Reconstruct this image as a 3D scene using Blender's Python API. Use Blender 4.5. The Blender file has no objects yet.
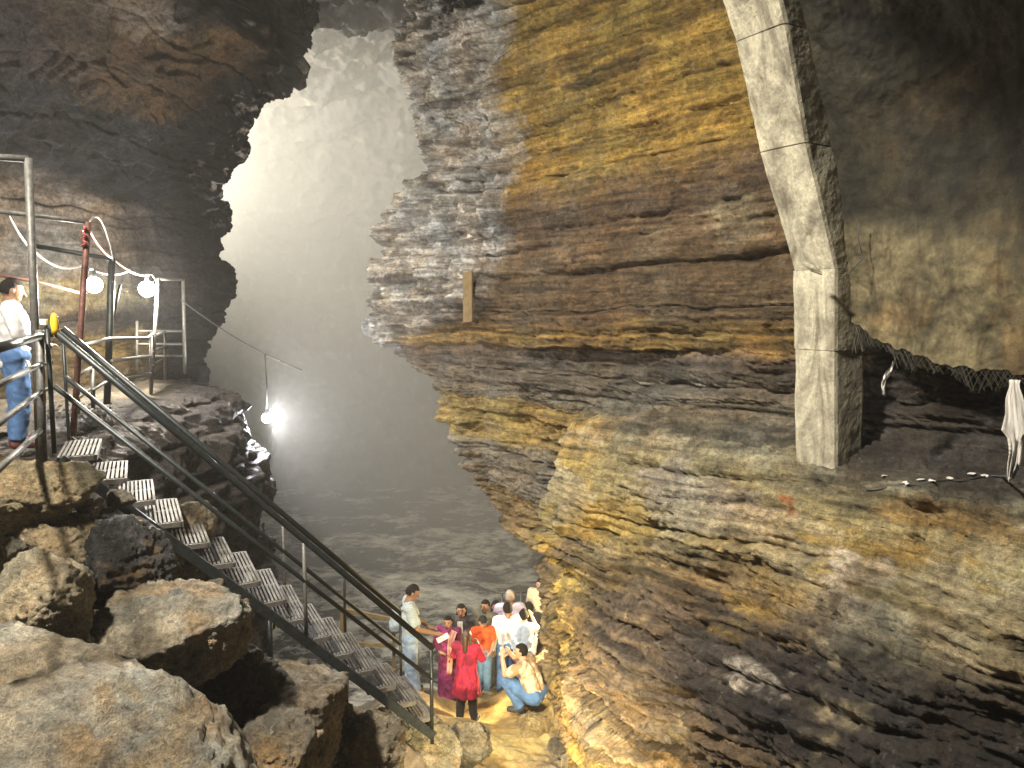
import bpy, bmesh, math, random
import numpy as np
from mathutils import Vector, Matrix

random.seed(7)
RNG = np.random.default_rng(11)
scene = bpy.context.scene
C = scene.collection
PI = math.pi
R = math.radians

# ------------------------------------------------------------------ camera
F = 760.0
PITCH = R(5.6)
cp, sp = math.cos(PITCH), math.sin(PITCH)

def ray(x, y):
    a = (x - 512) / F
    b = (384 - y) / F
    return np.array([a, cp + b * sp, -sp + b * cp])

def pix(x, y, Y):
    """world point seen at photo pixel (x, y) whose world distance ahead is Y"""
    d = ray(x, y)
    return d * (Y / d[1])

def pz(x, y, z):
    """world point seen at photo pixel (x, y) that lies at height z"""
    d = ray(x, y)
    return d * (z / d[2])

cam = bpy.data.cameras.new('camera')
cam_o = bpy.data.objects.new('camera', cam)
C.objects.link(cam_o)
cam.sensor_width = 36
cam.lens = F / 1024 * 36
cam.clip_start = 0.05
cam.clip_end = 300
cam_o.rotation_euler = (PI / 2 - PITCH, 0, 0)
scene.camera = cam_o

# ------------------------------------------------------------------ noise
_perm = RNG.permutation(256).astype(np.int32)
_perm = np.concatenate([_perm, _perm, _perm])
_g = RNG.normal(size=(256, 3))
_g = (_g / np.linalg.norm(_g, axis=1, keepdims=True)).astype(np.float32)

def pnoise(P):
    P = np.asarray(P, dtype=np.float32)
    i = np.floor(P).astype(np.int32)
    f = P - i
    i &= 255
    u = f * f * f * (f * (f * 6 - 15) + 10)
    out = np.zeros(len(P), np.float32)
    for dx in (0, 1):
        wx = u[:, 0] if dx else 1 - u[:, 0]
        px = _perm[i[:, 0] + dx]
        for dy in (0, 1):
            wy = u[:, 1] if dy else 1 - u[:, 1]
            py = _perm[px + i[:, 1] + dy]
            for dz in (0, 1):
                wz = u[:, 2] if dz else 1 - u[:, 2]
                g = _g[_perm[py + i[:, 2] + dz] & 255]
                d = g[:, 0] * (f[:, 0] - dx) + g[:, 1] * (f[:, 1] - dy) + g[:, 2] * (f[:, 2] - dz)
                out += wx * wy * wz * d
    return out * 1.6

def fbm(P, octs=4, freq=1.0, gain=0.5, off=0.0, stretch=(1, 1, 1)):
    Q = np.asarray(P, np.float32) * np.array(stretch, np.float32) * freq + off
    a, s, t = 1.0, 0.0, 0.0
    for k in range(octs):
        s = s + a * pnoise(Q)
        t += a
        a *= gain
        Q = Q * 2.03 + 17.7
    return s / t * 1.4

def ridged(P, octs=4, freq=1.0, gain=0.55, off=0.0, stretch=(1, 1, 1)):
    Q = np.asarray(P, np.float32) * np.array(stretch, np.float32) * freq + off
    a, s, t = 1.0, 0.0, 0.0
    for k in range(octs):
        s = s + a * (1 - 2 * np.abs(pnoise(Q)))
        t += a
        a *= gain
        Q = Q * 2.1 + 9.3
    return s / t

def sstep(a, b, x):
    t = np.clip((x - a) / (b - a), 0, 1)
    return t * t * (3 - 2 * t)

class Strata:
    def __init__(self, lo, hi, tmin, tmax, seed):
        r = np.random.default_rng(seed)
        b = [lo]
        while b[-1] < hi:
            b.append(b[-1] + r.uniform(tmin, tmax) ** 1.0)
        self.b = np.array(b)
        self.o = r.uniform(-1, 1, len(b) + 1)
        self.c = r.uniform(-1, 1, len(b) + 1)
        self.seed = seed
    def __call__(self, h, s, freq=0.5):
        i = np.clip(np.searchsorted(self.b, h), 1, len(self.b) - 1)
        lo, hi = self.b[i - 1], self.b[i]
        d = np.minimum(h - lo, hi - h)
        n = pnoise(np.stack([s * freq, i * 7.31 + self.seed, i * 0.37], 1))
        self.f = (h - lo) / (hi - lo)
        return self.o[i] * 0.55 + n * 0.9, d, self.c[i], i

# ------------------------------------------------------------------ mesh helpers
def link(me, name, mat=None, parent=None, loc=None, smooth=False):
    o = bpy.data.objects.new(name, me)
    C.objects.link(o)
    if mat is not None:
        me.materials.append(mat)
    if parent is not None:
        o.parent = parent
    if loc is not None:
        o.location = loc
    if smooth:
        me.polygons.foreach_set('use_smooth', np.ones(len(me.polygons), bool))
    return o

def grid_mesh(name, P, mat, col=None, flip=False, smooth=True):
    nu, nv = P.shape[:2]
    me = bpy.data.meshes.new(name)
    n = nu * nv
    me.vertices.add(n)
    me.vertices.foreach_set('co', P.reshape(-1).astype(np.float32))
    idx = np.arange(n).reshape(nu, nv)
    q = np.stack([idx[:-1, :-1], idx[1:, :-1], idx[1:, 1:], idx[:-1, 1:]], -1).reshape(-1, 4)
    if flip:
        q = q[:, ::-1]
    m = len(q)
    me.loops.add(m * 4)
    me.loops.foreach_set('vertex_index', q.reshape(-1).astype(np.int32))
    me.polygons.add(m)
    me.polygons.foreach_set('loop_start', np.arange(m, dtype=np.int32) * 4)
    me.polygons.foreach_set('loop_total', np.full(m, 4, np.int32))
    me.update(calc_edges=True)
    if col is not None:
        set_col(me, col)
    return link(me, name, mat, smooth=smooth)

def set_col(me, col):
    a = me.color_attributes.new('Col', 'FLOAT_COLOR', 'POINT')
    c4 = np.ones((len(me.vertices), 4), np.float32)
    c4[:, :3] = col.reshape(-1, 3)
    a.data.foreach_set('color', c4.reshape(-1))

def grid_normals(P):
    du = np.gradient(P, axis=0)
    dv = np.gradient(P, axis=1)
    n = np.cross(du, dv)
    return n / (np.linalg.norm(n, axis=2, keepdims=True) + 1e-9)

def bm_obj(name, bm, mat, parent=None, loc=None, smooth=False):
    me = bpy.data.meshes.new(name)
    bmesh.ops.recalc_face_normals(bm, faces=bm.faces[:])
    bm.to_mesh(me)
    bm.free()
    return link(me, name, mat, parent, loc, smooth)

def tag(o, label=None, cat=None, group=None, kind=None):
    if label: o['label'] = label
    if cat: o['category'] = cat
    if group: o['group'] = group
    if kind: o['kind'] = kind
    return o

def empty(name, loc, label, cat, group=None, rz=0.0):
    o = bpy.data.objects.new(name, None)
    C.objects.link(o)
    o.empty_display_size = 0.1
    o.location = loc
    o.rotation_euler = (0, 0, rz)
    return tag(o, label, cat, group)

def add_box(bm, c, s, M=None, bevel=0.0):
    r = bmesh.ops.create_cube(bm, size=1.0)
    vs = r['verts']
    bmesh.ops.scale(bm, vec=s, verts=vs)
    if bevel:
        es = list({e for v in vs for e in v.link_edges})
        rb = bmesh.ops.bevel(bm, geom=es, offset=bevel, segments=2, affect='EDGES', profile=0.6)
        vs = list({v for f in rb['faces'] for v in f.verts} | {v for v in vs if v.is_valid})
    if M is not None:
        bmesh.ops.transform(bm, matrix=M, verts=vs)
    bmesh.ops.translate(bm, vec=c, verts=vs)
    return vs

def frame_of(d):
    d = Vector(d).normalized()
    up = Vector((0, 0, 1)) if abs(d.z) < 0.95 else Vector((0, 1, 0))
    a = d.cross(up).normalized()
    return a, a.cross(d).normalized(), d

def add_tube(bm, pts, r, seg=8, cap=True, radii=None):
    pts = [Vector(p) for p in pts]
    rings = []
    for i, p in enumerate(pts):
        d = (pts[min(i + 1, len(pts) - 1)] - pts[max(i - 1, 0)])
        a, b, _ = frame_of(d)
        rr = radii[i] if radii else r
        rings.append([bm.verts.new(p + (a * math.cos(2 * PI * k / seg) + b * math.sin(2 * PI * k / seg)) * rr) for k in range(seg)])
    for i in range(len(rings) - 1):
        for k in range(seg):
            bm.faces.new((rings[i][k], rings[i][(k + 1) % seg], rings[i + 1][(k + 1) % seg], rings[i + 1][k]))
    if cap:
        bm.faces.new(rings[0][::-1])
        bm.faces.new(rings[-1])

def add_bar(bm, p, q, w, t):
    """rectangular bar from p to q: w across, t up"""
    p, q = Vector(p), Vector(q)
    a, b, d = frame_of(q - p)
    v = []
    for e in (p, q):
        for sx, sy in ((-1, -1), (1, -1), (1, 1), (-1, 1)):
            v.append(bm.verts.new(e + a * (sx * w / 2) + b * (sy * t / 2)))
    for f in ((0, 1, 2, 3), (7, 6, 5, 4), (0, 4, 5, 1), (1, 5, 6, 2), (2, 6, 7, 3), (3, 7, 4, 0)):
        bm.faces.new([v[i] for i in f])

def tube_obj(name, pts, r, mat, parent=None, seg=10):
    bm = bmesh.new()
    add_tube(bm, pts, r, seg)
    return bm_obj(name, bm, mat, parent, smooth=True)

def bar_obj(name, p, q, w, t, mat, parent=None):
    bm = bmesh.new()
    add_bar(bm, p, q, w, t)
    return bm_obj(name, bm, mat, parent)

def catenary(p, q, sag, n=24):
    p, q = np.array(p, float), np.array(q, float)
    out = []
    for i in range(n + 1):
        t = i / n
        v = p * (1 - t) + q * t
        v[2] -= sag * 4 * t * (1 - t)
        out.append(v)
    return out

# ------------------------------------------------------------------ materials
def new_mat(name):
    m = bpy.data.materials.new(name)
    m.use_nodes = True
    nt = m.node_tree
    b = nt.nodes['Principled BSDF']
    return m, nt, b

def nd(nt, typ, **kw):
    n = nt.nodes.new(typ)
    for k, v in kw.items():
        if k.startswith('i_'):
            n.inputs[k[2:].replace('_', ' ')].default_value = v
        else:
            setattr(n, k, v)
    return n

def ramp(nt, src, stops):
    r = nt.nodes.new('ShaderNodeValToRGB')
    e = r.color_ramp.elements
    e[0].position, e[0].color = stops[0][0], (*[stops[0][1]] * 3, 1) if not isinstance(stops[0][1], tuple) else (*stops[0][1], 1)
    e[1].position, e[1].color = stops[-1][0], (*[stops[-1][1]] * 3, 1) if not isinstance(stops[-1][1], tuple) else (*stops[-1][1], 1)
    for p, c in stops[1:-1]:
        x = e.new(p)
        x.color = (*[c] * 3, 1) if not isinstance(c, tuple) else (*c, 1)
    nt.links.new(src, r.inputs['Fac'])
    return r.outputs['Color']

def math_n(nt, op, a, b=None, clamp=False):
    n = nt.nodes.new('ShaderNodeMath')
    n.operation = op
    n.use_clamp = clamp
    for k, v in ((0, a), (1, b)):
        if v is None: continue
        if isinstance(v, (int, float)): n.inputs[k].default_value = v
        else: nt.links.new(v, n.inputs[k])
    return n.outputs[0]

def mix_col(nt, fac, a, b, mode='MIX'):
    n = nt.nodes.new('ShaderNodeMix')
    n.data_type = 'RGBA'
    n.blend_type = mode
    for s, v in ((0, fac), (6, a), (7, b)):
        if isinstance(v, (int, float)): n.inputs[s].default_value = v
        elif isinstance(v, tuple): n.inputs[s].default_value = (*v, 1)
        else: nt.links.new(v, n.inputs[s])
    return n.outputs[2]

def tex_noise(nt, co, scale, detail=6, rough=0.6, dist=0.0, stretch=None, loc=(0, 0, 0)):
    if stretch is not None or loc != (0, 0, 0):
        mp = nt.nodes.new('ShaderNodeMapping')
        mp.inputs['Scale'].default_value = stretch or (1, 1, 1)
        mp.inputs['Location'].default_value = loc
        nt.links.new(co, mp.inputs['Vector'])
        co = mp.outputs[0]
    n = nt.nodes.new('ShaderNodeTexNoise')
    n.inputs['Scale'].default_value = scale
    n.inputs['Detail'].default_value = detail
    n.inputs['Roughness'].default_value = rough
    n.inputs['Distortion'].default_value = dist
    nt.links.new(co, n.inputs['Vector'])
    return n.outputs['Fac']

def rock_mat(name, base=None, spec=0.4, lam=0.5, fleck=0.3, fleck_col=(0.62, 0.58, 0.5), bump=0.5, rough=(0.45, 0.95), contrast=0.8, lam_scale=9.0, fine=1.0):
    m, nt, b = new_mat(name)
    co = nt.nodes.new('ShaderNodeTexCoord').outputs['Object']
    if base is None:
        at = nt.nodes.new('ShaderNodeAttribute')
        at.attribute_name = 'Col'
        c = at.outputs['Color']
    else:
        c = nd(nt, 'ShaderNodeRGB').outputs[0]
        c.default_value = (*base, 1)
    n1 = tex_noise(nt, co, 2.3 * fine, 10, 0.68, 0.3)
    n2 = tex_noise(nt, co, 14 * fine, 9, 0.72, 0.2)
    nl = tex_noise(nt, co, lam_scale, 7, 0.65, 0.25, stretch=(0.12, 0.12, 1.6))
    v1 = ramp(nt, n1, ((0.3, 1 - 0.55 * contrast), (0.52, 1.0), (0.72, 1 + 0.55 * contrast)))
    v2 = ramp(nt, n2, ((0.3, 1 - 0.6 * contrast), (0.5, 1.0), (0.7, 1 + 0.5 * contrast)))
    vl = ramp(nt, nl, ((0.34, 1 - 0.75 * lam), (0.5, 1.0), (0.66, 1 + 0.6 * lam)))
    c = mix_col(nt, 1.0, c, v1, 'MULTIPLY')
    c = mix_col(nt, 1.0, c, v2, 'MULTIPLY')
    c = mix_col(nt, 1.0, c, vl, 'MULTIPLY')
    n4 = tex_noise(nt, co, 60 * fine, 6, 0.75, 0.1, loc=(5, 5, 5))
    c = mix_col(nt, 1.0, c, ramp(nt, n4, ((0.32, 0.62), (0.5, 1.0), (0.68, 1.45))), 'MULTIPLY')
    # hue drift between rust and grey
    nh = tex_noise(nt, co, 0.9 * fine, 6, 0.6, 0.4, loc=(13, 5, 2))
    hue = ramp(nt, nh, ((0.35, (1.12, 0.96, 0.78)), (0.65, (0.9, 1.0, 1.12))))
    c = mix_col(nt, 0.8, c, hue, 'MULTIPLY')
    # mineral crust flecks; on the wet chamber rock they also paint glints
    nf = tex_noise(nt, co, 5.5 * fine, 12, 0.78, 0.5, loc=(3, 9, 31))
    nf2 = tex_noise(nt, co, 1.1 * fine, 4, 0.6, 0.2, loc=(7, 1, 3))
    fl = math_n(nt, 'MULTIPLY', ramp(nt, nf, ((0.57, 0.0), (0.68, 1.0))), ramp(nt, nf2, ((0.42, 0.0), (0.62, 1.0))))
    fl = math_n(nt, 'MULTIPLY', fl, fleck, True)
    c = mix_col(nt, fl, c, fleck_col)
    nt.links.new(c, b.inputs['Base Color'])
    nr = tex_noise(nt, co, 1.7 * fine, 8, 0.7, 0.3, loc=(1, 4, 8))
    rr = nt.nodes.new('ShaderNodeMapRange')
    rr.inputs[1].default_value, rr.inputs[2].default_value = 0.35, 0.65
    rr.inputs[3].default_value, rr.inputs[4].default_value = rough
    nt.links.new(nr, rr.inputs[0])
    nt.links.new(rr.outputs[0], b.inputs['Roughness'])
    b.inputs['Specular IOR Level'].default_value = spec
    hgt = math_n(nt, 'ADD', math_n(nt, 'MULTIPLY', n2, 0.075), math_n(nt, 'MULTIPLY', nl, 0.06 * lam + 0.004))
    n3 = tex_noise(nt, co, 46 * fine, 7, 0.7, 0.1)
    hgt = math_n(nt, 'ADD', hgt, math_n(nt, 'MULTIPLY', n3, 0.03))
    hgt = math_n(nt, 'ADD', hgt, math_n(nt, 'MULTIPLY', nf, 0.05))
    bp = nd(nt, 'ShaderNodeBump')
    bp.inputs['Strength'].default_value = bump
    bp.inputs['Distance'].default_value = 1.0
    nt.links.new(hgt, bp.inputs['Height'])
    nt.links.new(bp.outputs[0], b.inputs['Normal'])
    return m

def plain_mat(name, col, rough=0.6, metal=0.0, var=0.25, scale=12.0, bump=0.0, spec=0.5):
    m, nt, b = new_mat(name)
    co = nt.nodes.new('ShaderNodeTexCoord').outputs['Object']
    n = tex_noise(nt, co, scale, 6, 0.65)
    v = ramp(nt, n, ((0.3, 1 - var), (0.7, 1 + var)))
    c = mix_col(nt, 1.0, tuple(col), v, 'MULTIPLY')
    nt.links.new(c, b.inputs['Base Color'])
    b.inputs['Roughness'].default_value = rough
    b.inputs['Metallic'].default_value = metal
    b.inputs['Specular IOR Level'].default_value = spec
    if bump:
        bp = nd(nt, 'ShaderNodeBump')
        bp.inputs['Strength'].default_value = bump
        bp.inputs['Distance'].default_value = 0.02
        nt.links.new(n, bp.inputs['Height'])
        nt.links.new(bp.outputs[0], b.inputs['Normal'])
    return m

def emit_mat(name, col, strength):
    m, nt, b = new_mat(name)
    b.inputs['Base Color'].default_value = (0.8, 0.8, 0.8, 1)
    b.inputs['Emission Color'].default_value = (*col, 1)
    b.inputs['Emission Strength'].default_value = strength
    return m

def concrete_mat(name, attr=False, base=(0.36, 0.34, 0.27)):
    m, nt, b = new_mat(name)
    co = nt.nodes.new('ShaderNodeTexCoord').outputs['Object']
    if attr:
        at = nt.nodes.new('ShaderNodeAttribute')
        at.attribute_name = 'Col'
        c = at.outputs['Color']
    else:
        c = nd(nt, 'ShaderNodeRGB').outputs[0]
        c.default_value = (*base, 1)
    n1 = tex_noise(nt, co, 3.0, 9, 0.65, 0.3)
    n2 = tex_noise(nt, co, 30, 8, 0.7)
    ns = tex_noise(nt, co, 3.2, 9, 0.66, 1.0, stretch=(1.3, 1.3, 0.3))
    c = mix_col(nt, 1.0, c, ramp(nt, n1, ((0.3, 0.5), (0.5, 1.0), (0.7, 1.35))), 'MULTIPLY')
    c = mix_col(nt, 1.0, c, ramp(nt, n2, ((0.3, 0.72), (0.7, 1.25))), 'MULTIPLY')
    # run-down water stains
    c = mix_col(nt, 0.75, c, ramp(nt, ns, ((0.36, (0.36, 0.31, 0.23)), (0.48, (0.9, 0.87, 0.78)), (0.62, (1.6, 1.56, 1.42)))), 'MULTIPLY')
    vo = nt.nodes.new('ShaderNodeTexVoronoi')
    vo.inputs['Scale'].default_value = 34
    nt.links.new(co, vo.inputs['Vector'])
    pit = math_n(nt, 'MULTIPLY', ramp(nt, vo.outputs['Distance'], ((0.1, 1.0), (0.2, 0.0))), ramp(nt, n1, ((0.5, 0.0), (0.6, 1.0))))
    c = mix_col(nt, math_n(nt, 'MULTIPLY', pit, 0.8), c, (0.05, 0.045, 0.035))
    nt.links.new(c, b.inputs['Base Color'])
    b.inputs['Roughness'].default_value = 0.85
    h = math_n(nt, 'ADD', math_n(nt, 'MULTIPLY', n1, 0.03), math_n(nt, 'MULTIPLY', n2, 0.012))
    h = math_n(nt, 'SUBTRACT', h, math_n(nt, 'MULTIPLY', pit, 0.012))
    bp = nd(nt, 'ShaderNodeBump')
    bp.inputs['Strength'].default_value = 0.6
    bp.inputs['Distance'].default_value = 1.0
    nt.links.new(h, bp.inputs['Height'])
    nt.links.new(bp.outputs[0], b.inputs['Normal'])
    return m

M = {}
M['wall'] = rock_mat('sandstone', lam=0.7, fleck=0.35, bump=0.9, contrast=0.95)
M['darkwall'] = rock_mat('dark_sandstone', spec=0.12, lam=0.3, fleck=0.14, bump=0.8, contrast=0.95, rough=(0.7, 1.0))
M['chamber'] = rock_mat('wet_chamber_rock', lam=0.15, fleck=0.7, bump=0.9, contrast=0.8, fine=0.6)  # strong flecks paint the lamp glints of wet rock into the colour
M['boulder'] = rock_mat('boulder_rock', lam=0.35, fleck=0.55, bump=1.0, contrast=1.0, rough=(0.22, 0.85), fine=1.6, lam_scale=12)
M['sand'] = rock_mat('sandy_ground', lam=0.05, fleck=0.15, bump=0.35, contrast=0.55, fine=1.8)
M['concrete'] = concrete_mat('stained_concrete')
M['vault'] = concrete_mat('vault_concrete', attr=True)
M['steel'] = plain_mat('painted_steel', (0.028, 0.033, 0.034), 0.42, 0.5, 0.45, 20)
M['galv'] = plain_mat('worn_steel', (0.12, 0.117, 0.108), 0.55, 0.35, 0.45, 25)
M['rust'] = plain_mat('rusty_steel', (0.16, 0.075, 0.06), 0.6, 0.45, 0.5, 25)
M['tread'] = plain_mat('tread_steel', (0.10, 0.092, 0.08), 0.6, 0.15, 0.4, 18)
M['cable_white'] = plain_mat('white_cable', (0.28, 0.28, 0.27), 0.5)
M['cable_red'] = plain_mat('red_cable', (0.45, 0.08, 0.07), 0.5)
M['cable_dark'] = plain_mat('dark_cable', (0.05, 0.05, 0.05), 0.5)
M['white_plastic'] = plain_mat('white_plastic', (0.75, 0.75, 0.72), 0.4, 0, 0.05)
M['yellow_plastic'] = plain_mat('yellow_plastic', (0.75, 0.5, 0.03), 0.45, 0, 0.1)
M['black_plastic'] = plain_mat('black_plastic', (0.03, 0.03, 0.032), 0.4, 0, 0.1)
M['wood'] = plain_mat('pale_wood', (0.16, 0.11, 0.045), 0.8, 0, 0.3, 8)
M['wire'] = plain_mat('wire_net', (0.16, 0.15, 0.12), 0.5, 0.6)
M['ragwhite'] = plain_mat('white_rag', (0.75, 0.72, 0.66), 0.9, 0, 0.12, 6, 0.3)

# ------------------------------------------------------------------ right hand rock wall
O_R = np.array([3.56, 8.5, 0.0])
D_R = np.array([-0.656, 0.755, 0.0])
N_R = np.array([-0.755, -0.656, 0.0])

def hit_plane(x, y, O, D, N, pfun, iters=8):
    """(t, h) where the ray of a photo pixel meets a wall whose offset from its plane is pfun(h)"""
    d = ray(x, y)
    h = 0.0
    for _ in range(iters):
        p = pfun(h)
        k = ((O + N * p) @ N) / (d @ N)
        h = float((d * k)[2])
    q = d * k
    return float((q - O) @ D), h

# profile of the protruding lower block (offset, height), and the plain wall above it
PROF = np.array([(0.15, 8), (0.05, 5), (0.0, 2.4), (0.02, 0), (0.0, -1.24), (0.12, -1.38), (0.5, -1.48), (0.95, -1.58), (1.2, -1.88),
                 (1.42, -2.45), (1.55, -3.0), (1.5, -3.6), (1.25, -4.5), (1.05, -5.3), (1.0, -6.2), (1.0, -8.5)], float)
seg = np.concatenate([[0], np.cumsum(np.linalg.norm(np.diff(PROF, axis=0), axis=1))])
NV = 760
vv = np.concatenate([np.linspace(0, 1.9, 40, endpoint=False), np.linspace(1.9, seg[-1] - 1.6, NV - 80, endpoint=False), np.linspace(seg[-1] - 1.6, seg[-1], 40)])
prof_p = np.interp(vv, seg, PROF[:, 0])
prof_h = np.interp(vv, seg, PROF[:, 1])
k = np.ones(13) / 13
prof_p = np.convolve(np.pad(prof_p, 6, 'edge'), k, 'valid')
prof_h = np.convolve(np.pad(prof_h, 6, 'edge'), k, 'valid')

EDGE_R = [(425, -60), (418, 0), (412, 40), (418, 75), (428, 105), (434, 150), (428, 175), (404, 200), (400, 235), (388, 265), (380, 318), (396, 338), (416, 365), (436, 375),
          (444, 395), (452, 425), (470, 455), (488, 480), (505, 515), (522, 540), (545, 560), (558, 575), (558, 700), (558, 800)]
eh = np.array([hit_plane(x, y, O_R, D_R, N_R, lambda h: 0.0) for x, y in EDGE_R])
o = np.argsort(eh[:, 1])
EDGE_T, EDGE_H = eh[o, 0], eh[o, 1]

def blob(t, h, px, py, rt, rh, wall='R', rot=0.0):
    """weight of a colour patch centred on the wall point seen at a photo pixel, radii in metres along the wall"""
    a, b = hit_plane(px, py, *WALLS[wall])
    dt, dh = t - a, h - b
    c, s = math.cos(rot), math.sin(rot)
    x, y = dt * c + dh * s, -dt * s + dh * c
    return 1 - np.sqrt((x / rt) ** 2 + (y / rh) ** 2)

WALLS = {'R': (O_R, D_R, N_R, lambda h: float(np.interp(-h, -PROF[:, 1], PROF[:, 0])))}

def build_right_wall():
    T0 = -7.5
    sc = np.interp(prof_h, EDGE_H, EDGE_T)
    sc = np.convolve(np.pad(sc, 4, 'edge'), np.ones(9) / 9, 'valid')
    f = np.concatenate([np.linspace(0, 0.22, 40, endpoint=False), np.linspace(0.22, 1, 640)])
    t = T0 + (sc[None, :] - T0) * f[:, None]
    Rr = 0.7
    th = np.linspace(0, 1.75, 60)[1:]
    nA, nB = len(th), 30
    hh = np.broadcast_to(prof_h[None, :], (len(f) + nA + nB, len(prof_h))).copy()
    tt = np.zeros_like(hh)
    base = np.zeros(hh.shape + (3,))
    tt[:len(f)] = t
    base[:len(f)] = O_R + t[..., None] * D_R
    for i, a in enumerate(th):
        tt[len(f) + i] = sc + Rr * a
        base[len(f) + i] = O_R + sc[:, None] * D_R + N_R * (Rr * (math.cos(a) - 1)) + D_R * (Rr * math.sin(a))
    a = th[-1]
    dirb = -N_R * math.sin(a) + D_R * math.cos(a)
    for j in range(nB):
        L = 9.0 * ((j + 1) / nB) ** 1.5
        tt[len(f) + nA + j] = sc + Rr * a + L
        base[len(f) + nA + j] = base[len(f) + nA - 1] + dirb * L
    base[..., 2] = hh
    # lower block: only up to its own left end
    P0 = base.reshape(-1, 3)
    tf, hf = tt.reshape(-1), hh.reshape(-1)
    n_lo = fbm(P0, 3, 0.35, off=5.1)
    n_mid = fbm(P0, 4, 1.1, off=2.2)
    tb = 2.75 + 0.25 * fbm(P0, 3, 0.9, off=40) + np.interp(hf, [-8, -5.4, -4.6, -3.6, -2.6, -1.7], [0.55, 0.5, 0.3, 0.3, 0.4, 0.5])
    w = 1 - sstep(-0.18, 0.28, tf - tb)
    pp = np.broadcast_to(prof_p[None, :], hh.shape).reshape(-1)
    # bulges and scoops of the block
    pp = pp * w
    pp = pp + w * sstep(-2.5, -4.4, hf) * 1.15 * sstep(3.3, 1.0, tf)
    pp = pp + w * sstep(-1.7, -2.4, hf) * 0.24 * fbm(P0, 3, 0.55, off=77)
    nrm = np.zeros_like(base)
    nrm[:len(f)] = N_R
    for i, a in enumerate(th):
        nrm[len(f) + i] = N_R * math.cos(a) + D_R * math.sin(a)
    nrm[len(f) + nA:] = N_R * math.cos(th[-1]) + D_R * math.sin(th[-1])
    nrm = nrm.reshape(-1, 3)
    P1 = P0 + nrm * pp[:, None]
    n2 = grid_normals(P1.reshape(base.shape)).reshape(-1, 3)
    sgn = np.sign((n2 * nrm).sum(1))
    sgn[sgn == 0] = 1
    n2 = n2 * sgn[:, None]
    nm = nrm * 0.45 + n2 * 0.55
    nm /= np.linalg.norm(nm, axis=1, keepdims=True) + 1e-6
    # bedding
    hw = hf + 0.06 * n_mid + 0.16 * n_lo + 0.015 * tf
    S1 = Strata(-9, 9, 0.25, 0.8, 3)
    S2 = Strata(-9, 9, 0.05, 0.2, 5)
    S3 = Strata(-9, 9, 0.018, 0.06, 9)
    o1, d1, c1, i1 = S1(hw + 0.04 * fbm(P0, 3, 3.0, off=3), tf, 0.35)
    o2, d2, c2, i2 = S2(hw + 0.015 * fbm(P0, 2, 6.0, off=9), tf, 0.8)
    o3, d3, c3, i3 = S3(hw, tf, 1.6)
    saw = (S1.f - 0.5) * 0.10 * sstep(-0.2, 0.6, n_mid + n_lo + 0.3) + (S2.f - 0.5) * 0.055
    def broken(i, ln, seed):
        h1 = np.sin(i * 12.9898 + seed) * 43758.5453; h1 -= np.floor(h1)
        x = (tf + 0.05 * n_mid) / (ln * (0.6 + 0.9 * h1)) + h1 * 7
        c = np.floor(x); e = np.minimum(x - c, 1 - (x - c)) * ln
        h2 = np.sin(c * 78.233 + i * 37.719 + seed) * 24634.6345; h2 -= np.floor(h2)
        return h2 * 2 - 1, e
    b2, e2 = broken(i2, 0.42, 1.0)
    b1, e1 = broken(i1, 1.3, 4.0)
    rough_zone = sstep(0.3, 1.2, tf - np.interp(hf, [-8, -1, 0.2, 1.0, 8], [6, 8.6, 5.7, 4.9, 4.6]) + 0.45 * n_mid + 0.35 * pnoise(np.stack([tf * 0.4, hf * 2.2, 0 * tf], 1)) + 0.22 * pnoise(np.stack([tf * 1.4, hf * 6.0, 0 * tf + 4], 1)))   # the craggy corner towards the chamber
    lamz = np.interp(hf, [-8, -5.2, -4.4, -2.9, -2.2, -1.7, -1.4, -0.2, 0.1, 2.0, 2.3, 8], [1.0, 1.2, 1.5, 1.4, 0.8, 0.5, 1.1, 1.0, 0.5, 0.6, 0.8, 0.8])
    disp = (0.19 * o1 + 0.10 * o2 * lamz + 0.032 * o3 * lamz + saw * lamz) * (1 - 0.35 * rough_zone)
    disp -= 0.13 * np.exp(-(d1 / 0.028) ** 2) * (0.5 + 0.5 * (n_mid > -0.1)) + 0.045 * np.exp(-(d2 / 0.014) ** 2) * lamz * (n_lo + n_mid > -0.1)
    bz = np.interp(hf, [-8, -4.4, -2.6, -1.8, -1.4, -0.5, 0.1, 8], [0.5, 0.7, 0.7, 0.4, 0.6, 0.5, 0.3, 0.35])
    disp += bz * (0.035 * b2 + 0.05 * b1 - 0.03 * np.exp(-(e2 / 0.012) ** 2) * (b2 > 0.1) - 0.06 * np.exp(-(e1 / 0.02) ** 2) * (b1 > 0))
    disp += 0.10 * n_lo + 0.05 * n_mid
    disp += 0.03 * ridged(P0, 4, 2.2, 0.6, off=71) * (1 - rough_zone)
    disp += 0.055 * fbm(P0, 5, 3.2, 0.55, off=8) + 0.016 * fbm(P0, 4, 14, 0.6, off=18)
    # spalled plates with sharp broken edges
    q1 = fbm(np.stack([tf * 0.75 + 0.2 * n_mid, hf * 1.9, 0 * tf], 1), 5, 1.0, 0.55, off=411)
    q2 = fbm(np.stack([tf * 1.9, hf * 4.4, 0 * tf], 1), 5, 1.0, 0.58, off=511)
    pl = 0.17 * np.floor(q1 * 3.4 + 0.5) / 3.4 + 0.085 * np.floor(q2 * 3.2 + 0.5) / 3.2
    disp += pl * np.interp(hf, [-8, -4.5, -3.0, -1.9, -1.4, -0.3, 0.2, 8], [1.0, 1.1, 1.2, 1.1, 0.8, 0.7, 0.5, 0.7])
    # blocky crags on the corner
    rg = ridged(P0, 5, 0.85, 0.62, off=60, stretch=(1, 1, 0.6))
    S4 = Strata(-9, 9, 0.12, 0.45, 77)
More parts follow.
